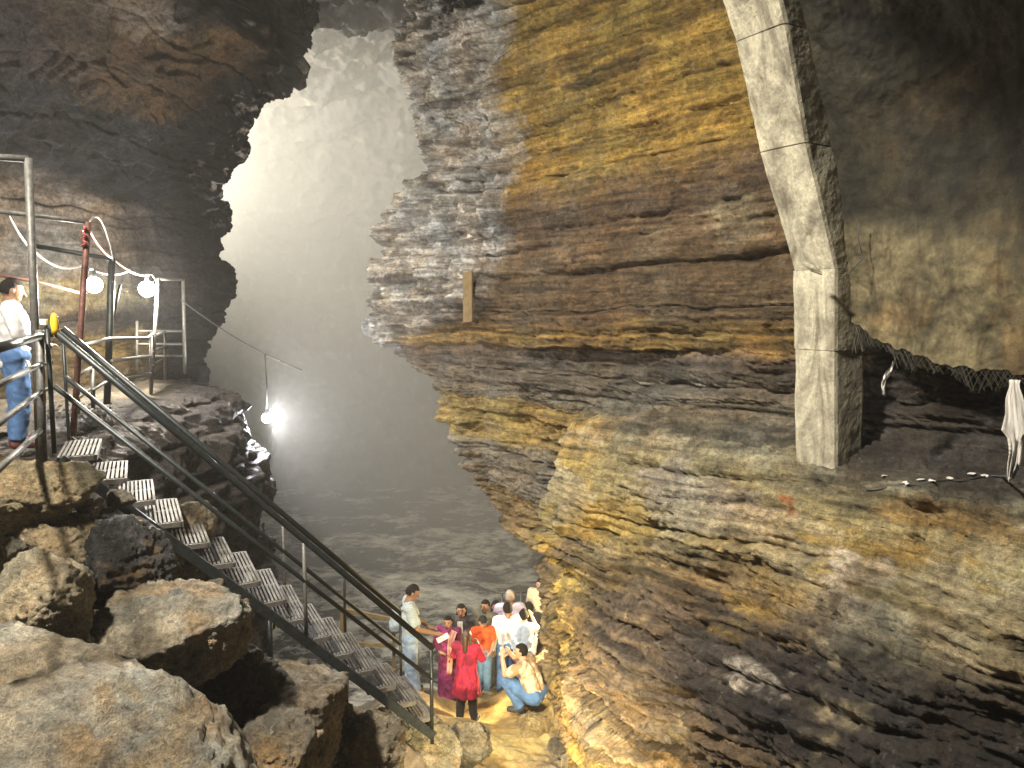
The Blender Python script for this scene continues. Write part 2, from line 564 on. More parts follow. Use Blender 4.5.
    o4, d4, c4, i4 = S4(hw + 0.10 * n_mid, tf, 1.3)
    disp += rough_zone * (0.42 * rg + 0.2 * o4 + 0.15 * ridged(P0, 5, 3.4, 0.65, off=4) - 0.15)
    # vertical joints on the block
    jn = pnoise(np.stack([tf * 1.7 + 0.25 * n_mid, hf * 0.25, np.full_like(tf, 3.3)], 1))
    disp -= w * sstep(-1.8, -2.4, hf) * 0.05 * np.exp(-(jn / 0.02) ** 2) * (n_mid > 0.05)
    # soft lumpy crust lying over the ledge top
    crust = sstep(0.0, 0.35, fbm(P0, 3, 0.8, off=91) + 0.45 * w * sstep(-1.5, -1.7, hf) * (1 - sstep(-2.4, -3.0, hf)) - 0.15)
    crust = crust * sstep(-2.9, -2.3, hf) * sstep(-1.2, -1.5, hf)
    disp = disp * (1 - 0.45 * crust) + crust * (0.05 + 0.05 * fbm(P0, 4, 2.0, off=23) + 0.012 * fbm(P0, 3, 16, off=2))
    P2 = P1 + nm * disp[:, None]
    # ---- colours of the rock, with some shade and glints painted in
    hc = hw + 0.10 * fbm(P0, 4, 2.0, off=31)
    K = [(-9, (.20, .13, .05)), (-6.0, (.30, .19, .06)), (-4.95, (.33, .21, .06)), (-4.6, (.14, .10, .06)), (-3.2, (.12, .095, .07)), (-2.75, (.18, .14, .08)),
         (-2.4, (.29, .245, .135)), (-1.75, (.31, .28, .175)), (-1.45, (.17, .155, .13)), (-0.85, (.165, .145, .13)), (-0.62, (.13, .10, .085)), (-0.5, (.25, .17, .06)), (-0.22, (.23, .155, .055)),
         (-0.1, (.125, .088, .055)), (0.9, (.13, .092, .056)), (1.55, (.12, .083, .056)), (1.85, (.19, .125, .055)), (2.2, (.32, .218, .058)), (3.2, (.33, .228, .062)), (6, (.24, .165, .045)), (9, (.2, .14, .05))]
    K = [(a_, (c_[0] * 1.03, c_[1] * 0.99, c_[2] * 0.84)) for a_, c_ in K]
    kx = [a for a, _ in K]
    col = np.stack([np.interp(hc, kx, [c[j] for _, c in K]) for j in range(3)], 1)
    ml = (1 + 0.28 * c2 * lamz + 0.30 * c3 * lamz + 0.12 * c1 + 0.16 * bz * b2)
    col = col * ml[:, None]
    oc = np.array((.37, .26, .075)); gr = np.array((.27, .245, .215)); dk = np.array((.085, .07, .06)); wh = np.array((.60, .55, .47)); tan = np.array((.33, .275, .165)); pu = np.array((.085, .068, .055))
    nz = fbm(P0, 5, 1.6, 0.6, off=55)
    nzb = fbm(np.stack([tf * 0.55, hw * 4.0, 0 * tf], 1), 5, 1.6, 0.62, off=65)
    nz2 = 0.45 * fbm(P0, 5, 4.0, 0.62, off=66) + 0.75 * nzb + 0.22 * c2
    def put(c, wgt, a=1.0):
        nonlocal col
        wgt = (np.clip(wgt, 0, 1) * a)[:, None]
        col = col * (1 - wgt) + c * wgt
    # left of the block: ochre band, grey undercut
    lw = (1 - w) * sstep(-1.2, -1.35, hf)
    put(oc * 0.85, lw * sstep(-1.4, -1.5, hc) * (1 - sstep(-2.15, -2.3, hc)), 0.85)
    put(gr * 0.62, lw * sstep(-2.15, -2.3, hc) * (1 - sstep(-2.9, -3.1, hc)), 0.8)
    put(np.array((.24, .18, .09)), lw * sstep(-2.9, -3.1, hc), 0.8)
    # grey craggy corner
    put(np.array((.33, .32, .30)), rough_zone * sstep(-0.9, -0.4, hf + 0.3 * nz), 0.9)
    put(dk * 1.3, rough_zone * sstep(0.15, 0.5, -nz2 + 0.3 * nz), 0.7)
    put(np.array((.7, .68, .64)), rough_zone * sstep(0.0, 0.3, nz2 + 0.35 * rg - 0.12), 0.85)  # pale flecks, painting wet lamp glints on the crag
    # ochre flowstone on the block's left edge
    edge = np.exp(-((tf - tb + 0.35) / 0.5) ** 2) * sstep(-1.45, -1.6, hf)
    put(oc * 1.15, edge * sstep(-0.3, 0.15, nz + 0.12), 0.9)
    put(dk * 1.4, w * blob(tf, hf, 575, 550, 0.35, 0.25) * 2 + nz2, 0.7)
    wx = fbm(P0, 5, 1.9, 0.62, off=201) + 0.5 * c2; wy = fbm(np.stack([tf * .8, hw * 3, 0 * tf], 1), 5, 1.6, 0.62, off=301)
    B = lambda px, py, rt, rh, rot=0: blob(tf + 0.42 * wx, hf + 0.22 * wy, px, py, rt * 1.1, rh * 1.1, 'R', rot) + 0.25 * nz2
    on = w
    put(oc * 1.05, on * sstep(0.0, 0.25, B(610, 520, 0.55, 0.30)), 0.75)
    put(oc * 0.9, on * sstep(0.0, 0.4, B(770, 605, 0.30, 0.36) + 0.5 * wy), 0.7)
    put(oc * 0.9, on * sstep(0.0, 0.3, B(855, 545, 1.1, 0.13, 0.05)), 0.8)
    put(np.array((.30, .19, .06)), on * sstep(0.0, 0.3, B(960, 520, 0.7, 0.14)), 0.7)
    put(gr * 0.95, on * sstep(0.0, 0.4, B(690, 500, 0.9, 0.35)), 0.75)
    put(wh * 0.85, on * sstep(0.0, 0.5, B(840, 572, 0.5, 0.16, 0.3)), 0.75)
    put(tan, on * sstep(0.0, 0.5, B(900, 630, 0.9, 0.35, 0.2)), 0.6)
    put(pu, on * sstep(0.0, 0.3, B(850, 610, 0.6, 0.22)), 0.7)
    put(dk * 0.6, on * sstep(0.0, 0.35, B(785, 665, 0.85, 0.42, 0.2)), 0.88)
    put(dk * 0.35, on * sstep(0.0, 0.35, B(935, 708, 1.5, 0.62)), 0.94)  # shadowed lower right of the block, painted as a dark patch
    put(wh * 0.8, on * sstep(0.25, 0.5, B(800, 660, 0.6, 0.3, 0.25) + 0.8 * (nz2 - 0.25)), 0.7)
    put(pu * 1.1, on * sstep(0.0, 0.35, B(680, 630, 1.0, 0.5, 0.25)), 0.7)
    put(oc * 0.95, on * sstep(0.0, 0.35, B(640, 735, 0.9, 0.42, 0.2)), 0.75)
    put(oc * 0.6, on * sstep(0.0, 0.3, B(560, 660, 0.5, 1.0)), 0.6)
    put(np.array((.40, .14, .05)), on * sstep(0.0, 0.2, B(782, 505, 0.1, 0.045)), 0.8)
    # upper wall
    up = sstep(-0.2, 0.1, hf) * (1 - rough_zone)
    put(wh * 0.9, up * sstep(0.25, 0.45, blob(tf, hf, 515, 150, 0.5, 0.9) * 0.7 + 0.55 * fbm(P0, 5, 2.4, 0.6, off=12, stretch=(1, 1, 0.25))), 0.75)
    put(tan * 0.9, up * sstep(0.05, 0.5, B(740, 215, 0.45, 0.42) + 0.6 * nz2), 0.65)
    put(tan * 1.1, up * sstep(0.1, 0.5, B(785, 95, 0.25, 0.5) + 0.7 * nz2), 0.7)
    put(np.array((.19, .135, .08)), up * sstep(0.1, 0.45, 0.9 * nz2 + 0.4 * nz) * sstep(2.1, 1.7, hf), 0.6)
    put(np.array((.24, .15, .035)), up * sstep(0.15, 0.5, 0.8 * nz + 0.3 * nz2) * sstep(1.9, 2.4, hf), 0.7)
    put(np.array((.095, .065, .02)), up * sstep(0.0, 0.12, blob(tf, hf + 0.05 * nz2, 612, 68, 0.85, 0.13, 'R', -0.12)), 0.75)  # dark slot in the wall, its shade painted as a strip
    # shade of the recess behind the vault, painted into the rock colour
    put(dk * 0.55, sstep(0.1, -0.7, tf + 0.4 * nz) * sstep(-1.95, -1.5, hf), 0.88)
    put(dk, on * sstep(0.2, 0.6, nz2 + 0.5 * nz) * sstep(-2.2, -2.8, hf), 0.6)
    put(np.array((.40, .355, .235)), on * sstep(0.02, 0.25, q1 + 0.35 * nz2) * sstep(-3.2, -2.2, hf) * sstep(-1.5, -1.7, hf), 0.75)
    put(tan, on * sstep(0.25, 0.6, fbm(P0, 5, 1.1, 0.62, off=140) + 0.4 * nz2) * sstep(-1.6, -2.0, hf), 0.65)
    put(oc * 0.7, sstep(-0.6, -1.3, tf) * sstep(0.1, 0.5, nz2 * 0.7 + 0.3 - 1.6 * np.abs(hf + 0.75)) , 0.6)
    col = np.clip(col * (1 + 0.16 * nz2)[:, None], 0.015, 0.75)
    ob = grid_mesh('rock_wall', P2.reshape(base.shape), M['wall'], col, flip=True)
    ob['kind'] = 'structure'
    return ob

build_right_wall()

# ------------------------------------------------------------------ left hand rock wall with its overhang
O_L = np.array([-8.1, 12.0, 0.0])
D_L = np.array([0.284, 0.959, 0.0]); D_L /= np.linalg.norm(D_L)
N_L = np.array([D_L[1], -D_L[0], 0.0])
PROF_L = np.array([(6.0, 7.5), (4.2, 5.8), (2.9, 4.6), (1.8, 3.6), (1.1, 3.0), (0.65, 2.45), (0.25, 2.2), (0.02, 2.1), (0.0, 1.4), (0.05, 0.2), (0.0, -0.4), (-0.15, -0.7), (0.2, -1.2), (0.3, -2), (0.3, -8)], float)
WALLS['L'] = (O_L, D_L, N_L, lambda h: float(np.interp(-h, -PROF_L[:, 1], PROF_L[:, 0])))
EDGE_L = [(330, -80), (312, 0), (306, 40), (296, 66), (276, 76), (240, 108), (234, 135), (230, 155), (212, 180), (214, 192), (224, 205), (223, 218), (216, 238), (214, 255),
          (222, 268), (223, 290), (214, 318), (200, 345), (197, 365), (200, 400), (200, 600)]

def build_left_wall():
    sg = np.concatenate([[0], np.cumsum(np.linalg.norm(np.diff(PROF_L, axis=0), axis=1))])
    v = np.concatenate([np.linspace(0, 2.0, 30, endpoint=False), np.linspace(2.0, sg[-1] - 6.5, 480, endpoint=False), np.linspace(sg[-1] - 6.5, sg[-1], 40)])
    p = np.interp(v, sg, PROF_L[:, 0]); h = np.interp(v, sg, PROF_L[:, 1])
    kk = np.ones(9) / 9
    p = np.convolve(np.pad(p, 4, 'edge'), kk, 'valid'); h = np.convolve(np.pad(h, 4, 'edge'), kk, 'valid')
    e = np.array([hit_plane(x, y, *WALLS['L'], iters=30) for x, y in EDGE_L])
    oo = np.argsort(e[:, 1])
    sc = np.interp(h, e[oo, 1], e[oo, 0])
    f = np.linspace(0, 1, 520)
    T0 = -9.0
    t = T0 + (sc[None] - T0) * f[:, None]
    Rr = 0.6
    th = np.linspace(0, 1.9, 40)[1:]
    rows = [O_L + t[..., None] * D_L + N_L * p[None, :, None]]
    ts = [t]
    nr = [np.broadcast_to(N_L, rows[0].shape)]
    for a in th:
        rows.append((O_L + sc[:, None] * D_L + N_L * (p[:, None] + Rr * (math.cos(a) - 1)) + D_L * (Rr * math.sin(a)))[None])
        ts.append((sc + Rr * a)[None])
        nr.append(np.broadcast_to(N_L * math.cos(a) + D_L * math.sin(a), rows[-1].shape))
    a = th[-1]
    db = -N_L * math.sin(a) + D_L * math.cos(a)
    last = rows[-1]
    for j in range(14):
        L = 9 * ((j + 1) / 14) ** 1.4
        rows.append(last + db * L); ts.append(ts[-1] + 0.1); nr.append(nr[-1])
    base = np.concatenate(rows); tt = np.concatenate(ts).reshape(-1); nrm = np.concatenate(nr).reshape(-1, 3)
    base[..., 2] = h[None]
    P0 = base.reshape(-1, 3)
    n2 = grid_normals(base).reshape(-1, 3)
    s = np.sign((n2 * nrm).sum(1)); s[s == 0] = 1
    n2 *= s[:, None]
    nm = 0.3 * nrm + 0.7 * n2
    nm /= np.linalg.norm(nm, axis=1, keepdims=True) + 1e-6
    hf = P0[:, 2]
    n_lo = fbm(P0, 3, 0.4, off=15.1); n_mid = fbm(P0, 4, 1.2, off=12.2)
    hw = hf + 0.12 * n_mid + 0.2 * n_lo
    S1 = Strata(-9, 9, 0.3, 0.9, 23); S2 = Strata(-9, 9, 0.06, 0.22, 25)
    o1, d1, c1, _ = S1(hw, tt, 0.4); o2, d2, c2, _ = S2(hw, tt, 0.9)
    up = sstep(1.9, 2.6, hf)
    disp = (0.07 * o1 + 0.03 * o2) * (1 - 0.5 * up) - 0.04 * np.exp(-(d1 / 0.02) ** 2)
    # layered slabs broken off the overhang
    q = fbm(P0, 3, 0.55, off=33) * 2.2
    slab = np.round(q * 2.0) / 2.0
    disp += up * (0.16 * slab + 0.18 * n_lo) + 0.08 * n_mid + 0.10 * (1 - up) * n_lo
    disp += 0.05 * fbm(P0, 5, 3.0, 0.55, off=8) + 0.02 * ridged(P0, 4, 5, 0.6, off=18) + 0.012 * fbm(P0, 3, 15, off=3)
    # crisp crags along the free edge
    eg = sstep(-0.9, 0.2, tt - np.broadcast_to(sc[None], base.shape[:2]).reshape(-1))
    disp += eg * (0.16 * ridged(P0, 5, 1.6, 0.6, off=70) - 0.05 + 0.05 * fbm(P0, 4, 7, 0.6, off=41))
    # fluted drip curtain
    fl = sstep(0.2, 0.5, hf) * sstep(2.2, 1.9, hf)
    disp += fl * 0.035 * pnoise(np.stack([tt * 4.5, hf * 0.35, n_mid], 1))
    P2 = P0 + nm * disp[:, None]
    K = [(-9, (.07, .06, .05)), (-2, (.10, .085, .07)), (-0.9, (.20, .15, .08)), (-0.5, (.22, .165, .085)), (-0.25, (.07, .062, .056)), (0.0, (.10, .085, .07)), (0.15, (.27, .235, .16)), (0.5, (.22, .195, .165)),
         (1.4, (.235, .205, .175)), (2.0, (.23, .20, .17)), (2.2, (.040, .041, .046)), (3.2, (.046, .046, .050)), (4.2, (.065, .054, .048)), (5.2, (.07, .06, .053)), (9, (.1, .08, .06))]  # dim light on the overhang painted as darker colour above the lit wall
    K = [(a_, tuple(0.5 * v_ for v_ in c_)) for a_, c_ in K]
    hc = hw + 0.08 * fbm(P0, 4, 2, off=3)
    col = np.stack([np.interp(hc, [a for a, _ in K], [c[j] for _, c in K]) for j in range(3)], 1)
    nz = fbm(P0, 5, 1.4, 0.6, off=55); nz2 = fbm(P0, 5, 4, 0.6, off=65)
    col *= (1 + 0.22 * c2 + 0.3 * nz2)[:, None]
    def put(c, w, a=1.0):
        nonlocal col
        w = (np.clip(w, 0, 1) * a)[:, None]
        col = col * (1 - w) + np.array(c) * w
    B = lambda px, py, rt, rh, rot=0: blob(tt + 0.3 * nz, hf + 0.2 * nz2, px, py, rt, rh, 'L', rot)
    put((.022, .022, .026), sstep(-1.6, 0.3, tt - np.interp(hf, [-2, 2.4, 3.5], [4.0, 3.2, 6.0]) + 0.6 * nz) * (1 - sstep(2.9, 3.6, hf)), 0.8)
    put((.085, .056, .032), up * sstep(0.0, 0.4, B(150, 70, 2.2, 0.7) + 0.3 * nz2), 0.75)
    put((.12, .08, .04), up * sstep(0.1, 0.5, B(240, 50, 1.2, 0.5) + 0.3 * nz2), 0.8)
    put((.2, .18, .16), up * sstep(0.1, 0.5, B(140, 8, 1.2, 0.35) + 0.5 * nz2), 0.7)
    put((.06, .053, .05), up * sstep(0.1, 0.6, B(30, 30, 2.5, 0.8) + 0.3 * nz2), 0.6)
    put((.19, .165, .09), sstep(0.0, 0.4, B(60, 292, 2.4, 0.28) + 0.5 * nz2), 0.6)
    put((.20, .15, .06), sstep(0.0, 0.3, B(125, 345, 1.2, 0.35)), 0.7)
    put((.008, .008, .009), sstep(-2.2, -0.6, tt - np.broadcast_to(sc[None], base.shape[:2]).reshape(-1) + 0.5 * nz + 0.25 * nz2), 0.93)  # unlit recesses beside the free edge, painted near black
    put((.5, .46, .42), eg * sstep(0.15, 0.45, nz2) * sstep(1.5, 2.5, hf), 0.6)
    col = np.clip(col, 0.006, 0.7)
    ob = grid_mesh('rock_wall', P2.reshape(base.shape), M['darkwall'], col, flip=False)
    ob['kind'] = 'structure'
    return ob

build_left_wall()

# ------------------------------------------------------------------ chamber shell (far wall and roof)
def build_chamber():
    prof = np.array([(33, -9), (34, -4), (33.5, 1), (32, 4.5), (28, 7.2), (23, 8.2), (19, 7.4), (16.5, 6.2), (14, 5.5), (12, 5.4), (9, 5.8)], float)
    sg = np.concatenate([[0], np.cumsum(np.linalg.norm(np.diff(prof, axis=0), axis=1))])
    v = np.linspace(0, sg[-1], 420)
    y = np.interp(v, sg, prof[:, 0]); z = np.interp(v, sg, prof[:, 1])
    kk = np.ones(41) / 41
    y = np.convolve(np.pad(y, 20, 'edge'), kk, 'valid'); z = np.convolve(np.pad(z, 20, 'edge'), kk, 'valid')
    x = np.linspace(-22, 9, 420)
    base = np.zeros((len(x), len(v), 3))
    base[..., 0] = x[:, None]; base[..., 1] = y[None]; base[..., 2] = z[None]
    # bring the sides forward so the chamber is closed left and right
    side = np.maximum(0, np.abs(x + 8) - 9)[:, None]
    base[..., 1] -= side * 1.6 * sstep(7, -1, z)[None]
    P0 = base.reshape(-1, 3)
    nm = grid_normals(base).reshape(-1, 3)
    nm *= np.sign((nm * (np.array([-6, 18, 0]) - P0)).sum(1))[:, None]
    n_mid = fbm(P0, 4, 0.5, off=12.2)
    disp = 1.1 * fbm(P0, 4, 0.22, off=1.2) + 0.5 * ridged(P0, 5, 0.5, 0.6, off=3) + 0.22 * ridged(P0, 5, 1.6, 0.62, off=30)
    S1 = Strata(-12, 14, 0.5, 1.6, 43)
    o1, d1, c1, _ = S1(P0[:, 2] + 0.3 * n_mid, P0[:, 0], 0.2)
    disp += 0.3 * o1
    P2 = P0 + nm * disp[:, None]
    nz2 = fbm(P0, 5, 1.8, 0.62, off=65)
    col = np.array((.065, .06, .055)) * (1 + 0.35 * nz2 + 0.15 * c1)[:, None]
    w = sstep(0.15, 0.5, nz2)[:, None] * 0.7
    col = col * (1 - w) + np.array((.2, .185, .16)) * w
    ob = grid_mesh('cave_chamber', P2.reshape(base.shape), M['chamber'], np.clip(col, 0.02, 0.7))
    ob['kind'] = 'structure'

build_chamber()

# ------------------------------------------------------------------ ground
CTRL = np.array([
    (-9, 1, -3.0), (-5, 1, -3.2), (-2, 1, -4.2), (1, 1, -5.0), (5, 1, -5.0), (9, 1, -5),
    (-9, 5, -2.6), (-5.5, 4.6, -2.7), (-4, 4.5, -3.0), (-3.0, 5.2, -3.2), (-2.0, 6, -4.6), (-1.0, 6.5, -5.6), (0.5, 6, -6.2), (3, 6, -6.3), (9, 6, -6),
    (-3.0, 7.5, -4.0), (-2.0, 8, -4.9), (-1.0, 8.2, -5.0), (-1.4, 9.0, -5.5), (-0.3, 9.0, -6.1), (0.6, 9.5, -6.15), (-0.6, 10.6, -6.0), 
    (-1.5, 10.4, -5.8), (-3.0, 12.3, -7.2), (-1.5, 14.5, -7.9), (0.5, 16.5, -8.0), (-3.5, 10, -6.5), (-5, 12, -7.5), (-4, 16, -8.8), (2, 11, -6.2), (3, 14, -7), (-9, 10, -5), (-9, 16, -8.5), (4, 18, -8.5), (-2, 20, -9), (-9, 20, -9), (9, 12, -6.5), (9, 20, -8)], float)
# the ground under every visitor's feet
FEET = [(410, 694, 11.9), (449, 698, 12.5), (462, 690, 13.1), (467, 722, 11.4), (483, 694, 12.8), (508, 694, 13.0), (510, 684, 13.8), (486, 686, 13.6), (496, 684, 14.2), (531, 711, 11.5), (522, 668, 12.9), (533, 655, 14.0), (540, 655, 14.3)]
CTRL = np.concatenate([CTRL, np.array([pix(*f) + np.array([0, 0, -0.01]) for f in FEET])])

def rbf_fit(pts):
    n = len(pts)
    d = np.linalg.norm(pts[:, None, :2] - pts[None, :, :2], axis=2)
    K = np.where(d > 0, d * d * np.log(d + 1e-9), 0) + np.eye(n) * 0.02
    A = np.zeros((n + 3, n + 3))
    A[:n, :n] = K
    A[:n, n] = 1; A[:n, n + 1:] = pts[:, :2]
    A[n, :n] = 1; A[n + 1:, :n] = pts[:, :2].T
    return np.linalg.solve(A, np.concatenate([pts[:, 2], [0, 0, 0]]))

_W = rbf_fit(CTRL)
def ground_z(x, y):
    x = np.asarray(x, float).reshape(-1); y = np.asarray(y, float).reshape(-1)
    out = np.zeros(len(x))
    for i, c in enumerate(CTRL):
        d2 = (x - c[0]) ** 2 + (y - c[1]) ** 2
        out += _W[i] * 0.5 * d2 * np.log(d2 + 1e-12)
    n = len(CTRL)
    return out + _W[n] + _W[n + 1] * x + _W[n + 2] * y

def build_ground():
    x = np.linspace(-9, 6, 560); y = np.linspace(0.6, 19, 620)
    X, Y = np.meshgrid(x, y, indexing='ij')
    Z = ground_z(X, Y).reshape(X.shape)
    P = np.stack([X, Y, Z], -1)
    P0 = P.reshape(-1, 3)
    # trodden sand where the visitors stand, broken rock elsewhere
    pl = np.exp(-(((P0[:, 0] + 0.2) / 1.1) ** 2 + ((P0[:, 1] - 11.4) / 1.9) ** 2) ** 2)
    rk = 1 - pl
    n_a = fbm(P0, 4, 0.9, off=3.3)
    d = rk * (0.22 * n_a + 0.16 * ridged(P0, 4, 1.4, 0.55, off=6)) + 0.03 * fbm(P0, 4, 2.5, off=9) + 0.015 * fbm(P0, 4, 9, 0.6, off=19)
    P[..., 2] += d.reshape(X.shape)
    nz = fbm(P0, 5, 2.0, 0.6, off=50)
    col = np.array((.17, .14, .10))[None] * (1 + 0.5 * nz[:, None])
    w = np.clip(pl * 1.2 + 0.2 * nz, 0, 1)[:, None]
    col = col * (1 - w) + np.array((.46, .33, .12)) * (1 + 0.25 * nz[:, None]) * w
    ob = grid_mesh('ground', P, M['sand'], np.clip(col, 0.02, 0.7))
    ob['kind'] = 'structure'

build_ground()

# ------------------------------------------------------------------ rock shelf that carries the walkway
def smooth_poly(pts, n):
    pts = np.array(pts, float)
    s = np.concatenate([[0], np.cumsum(np.linalg.norm(np.diff(pts, axis=0), axis=1))])
    u = np.linspace(0, s[-1], n)
    q = np.stack([np.interp(u, s, pts[:, j]) for j in range(pts.shape[1])], 1)
    k = max(3, n // 18) | 1
    for _ in range(2):
        q = np.stack([np.convolve(np.pad(q[:, j], k // 2, 'edge'), np.ones(k) / k, 'valid') for j in range(q.shape[1])], 1)
    return q, u

def build_shelf():
    plan = [(-9.5, 5.6), (-6.5, 5.6), (-4.6, 5.75), (-4.35, 6.15), (-4.75, 7.2), (-4.8, 8.6), (-4.75, 10.2), (-4.45, 11.6), (-4.5, 12.8), (-5.1, 14.4), (-6.2, 16.2), (-9.5, 18)]
    q, u = smooth_poly(plan, 620)
    tg = np.gradient(q, axis=0); tg /= np.linalg.norm(tg, axis=1, keepdims=True)
    out = np.stack([tg[:, 1], -tg[:, 0]], 1)
    prof = np.array([(-3.2, -1.36), (-1.5, -1.36), (-0.8, -1.42), (-0.35, -1.62), (-0.05, -1.95), (0.08, -2.5), (0.12, -3.5), (0.05, -5), (0.1, -8.2)], float)
    sg = np.concatenate([[0], np.cumsum(np.linalg.norm(np.diff(prof, axis=0), axis=1))])
    v = np.linspace(0, sg[-1], 420)
    po = np.interp(v, sg, prof[:, 0]); pzz = np.interp(v, sg, prof[:, 1])
    kk = np.ones(9) / 9
    po = np.convolve(np.pad(po, 4, 'edge'), kk, 'valid'); pzz = np.convolve(np.pad(pzz, 4, 'edge'), kk, 'valid')
    # the far shoulder is higher on its inner side and lower on its outer side; near the stairs it stays level
    base = np.zeros((len(q), len(v), 3))
    base[..., 0] = q[:, None, 0] + out[:, None, 0] * po[None]
    base[..., 1] = q[:, None, 1] + out[:, None, 1] * po[None]
    base[..., 2] = pzz[None]
    P0 = base.reshape(-1, 3)
    oo = np.broadcast_to(po[None], base.shape[:2]).reshape(-1)
    nrm = np.concatenate([np.broadcast_to(out[:, None], base.shape[:2] + (2,)), np.zeros(base.shape[:2] + (1,))], -1).reshape(-1, 3)
    flat = sstep(-0.5, -1.1, oo)
    walk = sstep(-1.0, -1.7, oo)
    nm = nrm * (1 - flat)[:, None] + np.array([0, 0, 1.0]) * flat[:, None] + np.array([0, 0, 0.3])
    nm /= np.linalg.norm(nm, axis=1, keepdims=True)
    n_mid = fbm(P0, 4, 1.2, off=12.2)
    S1 = Strata(-9, 1, 0.2, 0.6, 63)
    us = np.broadcast_to(u[:, None], base.shape[:2]).reshape(-1)
    o1, d1, c1, _ = S1(P0[:, 2] + 0.1 * n_mid, us, 0.5)
    rkd = 0.22 * o1 + 0.25 * n_mid + 0.22 * ridged(P0, 5, 1.1, 0.58, off=5) + 0.06 * fbm(P0, 4, 5, 0.6, off=2) - 0.08 * np.exp(-(d1 / 0.03) ** 2)
    disp = rkd * (1 - flat) + flat * (0.035 * fbm(P0, 4, 2, off=8) + 0.012 * fbm(P0, 3, 9, off=7))
    P2 = P0 + nm * disp[:, None]
    nz = fbm(P0, 5, 1.6, 0.6, off=50); nz2 = fbm(P0, 5, 4.5, 0.6, off=52)
    col = np.array((.05, .046, .046))[None] * np.ones((len(P0), 1))
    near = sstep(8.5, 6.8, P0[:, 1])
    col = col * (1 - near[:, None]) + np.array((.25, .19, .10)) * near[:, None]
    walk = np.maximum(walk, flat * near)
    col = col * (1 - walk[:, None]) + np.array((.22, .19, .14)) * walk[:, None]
    wet = (walk * sstep(0.1, 0.4, nz))[:, None] * 0.5
    col = col * (1 - wet) + np.array((.34, .33, .31)) * wet
    dk = (sstep(0.05, 0.4, nz2) * (1 - flat))[:, None] * 0.7
    col = col * (1 - dk) + np.array((.07, .055, .045)) * dk
    col *= (1 + 0.35 * nz2)[:, None]
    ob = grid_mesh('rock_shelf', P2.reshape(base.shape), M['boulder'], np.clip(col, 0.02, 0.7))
    ob['kind'] = 'structure'

build_shelf()

# ------------------------------------------------------------------ water
def build_water():
    x = np.linspace(-22, 6, 420); y = np.linspace(11.5, 36, 460)
    X, Y = np.meshgrid(x, y, indexing='ij')
    P0 = np.stack([X, Y, np.zeros_like(X)], -1).reshape(-1, 3)
    z = -7.85 + 0.22 * fbm(P0, 5, 0.5, 0.6, off=2, stretch=(0.7, 1, 1)) + 0.05 * ridged(P0, 5, 1.1, 0.62, off=7, stretch=(0.7, 1, 1))
    P = P0.copy(); P[:, 2] = z
    m, nt, b = new_mat('river_water')
    co = nt.nodes.new('ShaderNodeTexCoord').outputs['Object']
    n1 = tex_noise(nt, co, 0.7, 10, 0.66, 0.9, stretch=(0.7, 1.0, 1))
    n2 = tex_noise(nt, co, 3.6, 10, 0.75, 0.5, stretch=(0.6, 1.0, 1))
    n0 = tex_noise(nt, co, 0.16, 3, 0.5, 0.3, loc=(2, 6, 0))
    s = math_n(nt, 'ADD', math_n(nt, 'MULTIPLY', n1, 0.55), math_n(nt, 'MULTIPLY', n2, 0.45))
    s = math_n(nt, 'ADD', s, math_n(nt, 'MULTIPLY', n0, 0.25))
    foam = ramp(nt, s, ((0.605, 0.0), (0.665, 0.5), (0.73, 1.0)))
    c = mix_col(nt, foam, (0.02, 0.02, 0.018), (0.70, 0.66, 0.55))
    nt.links.new(c, b.inputs['Base Color'])
    rr = mix_col(nt, foam, (0.16, 0.16, 0.16), (0.8, 0.8, 0.8))
    nt.links.new(rr, b.inputs['Roughness'])
    bp = nd(nt, 'ShaderNodeBump')
    bp.inputs['Strength'].default_value = 0.6
    bp.inputs['Distance'].default_value = 0.4
    nt.links.new(s, bp.inputs['Height'])
    nt.links.new(bp.outputs[0], b.inputs['Normal'])
    ob = grid_mesh('water', P.reshape(X.shape + (3,)), m)
    ob['kind'] = 'structure'

build_water()

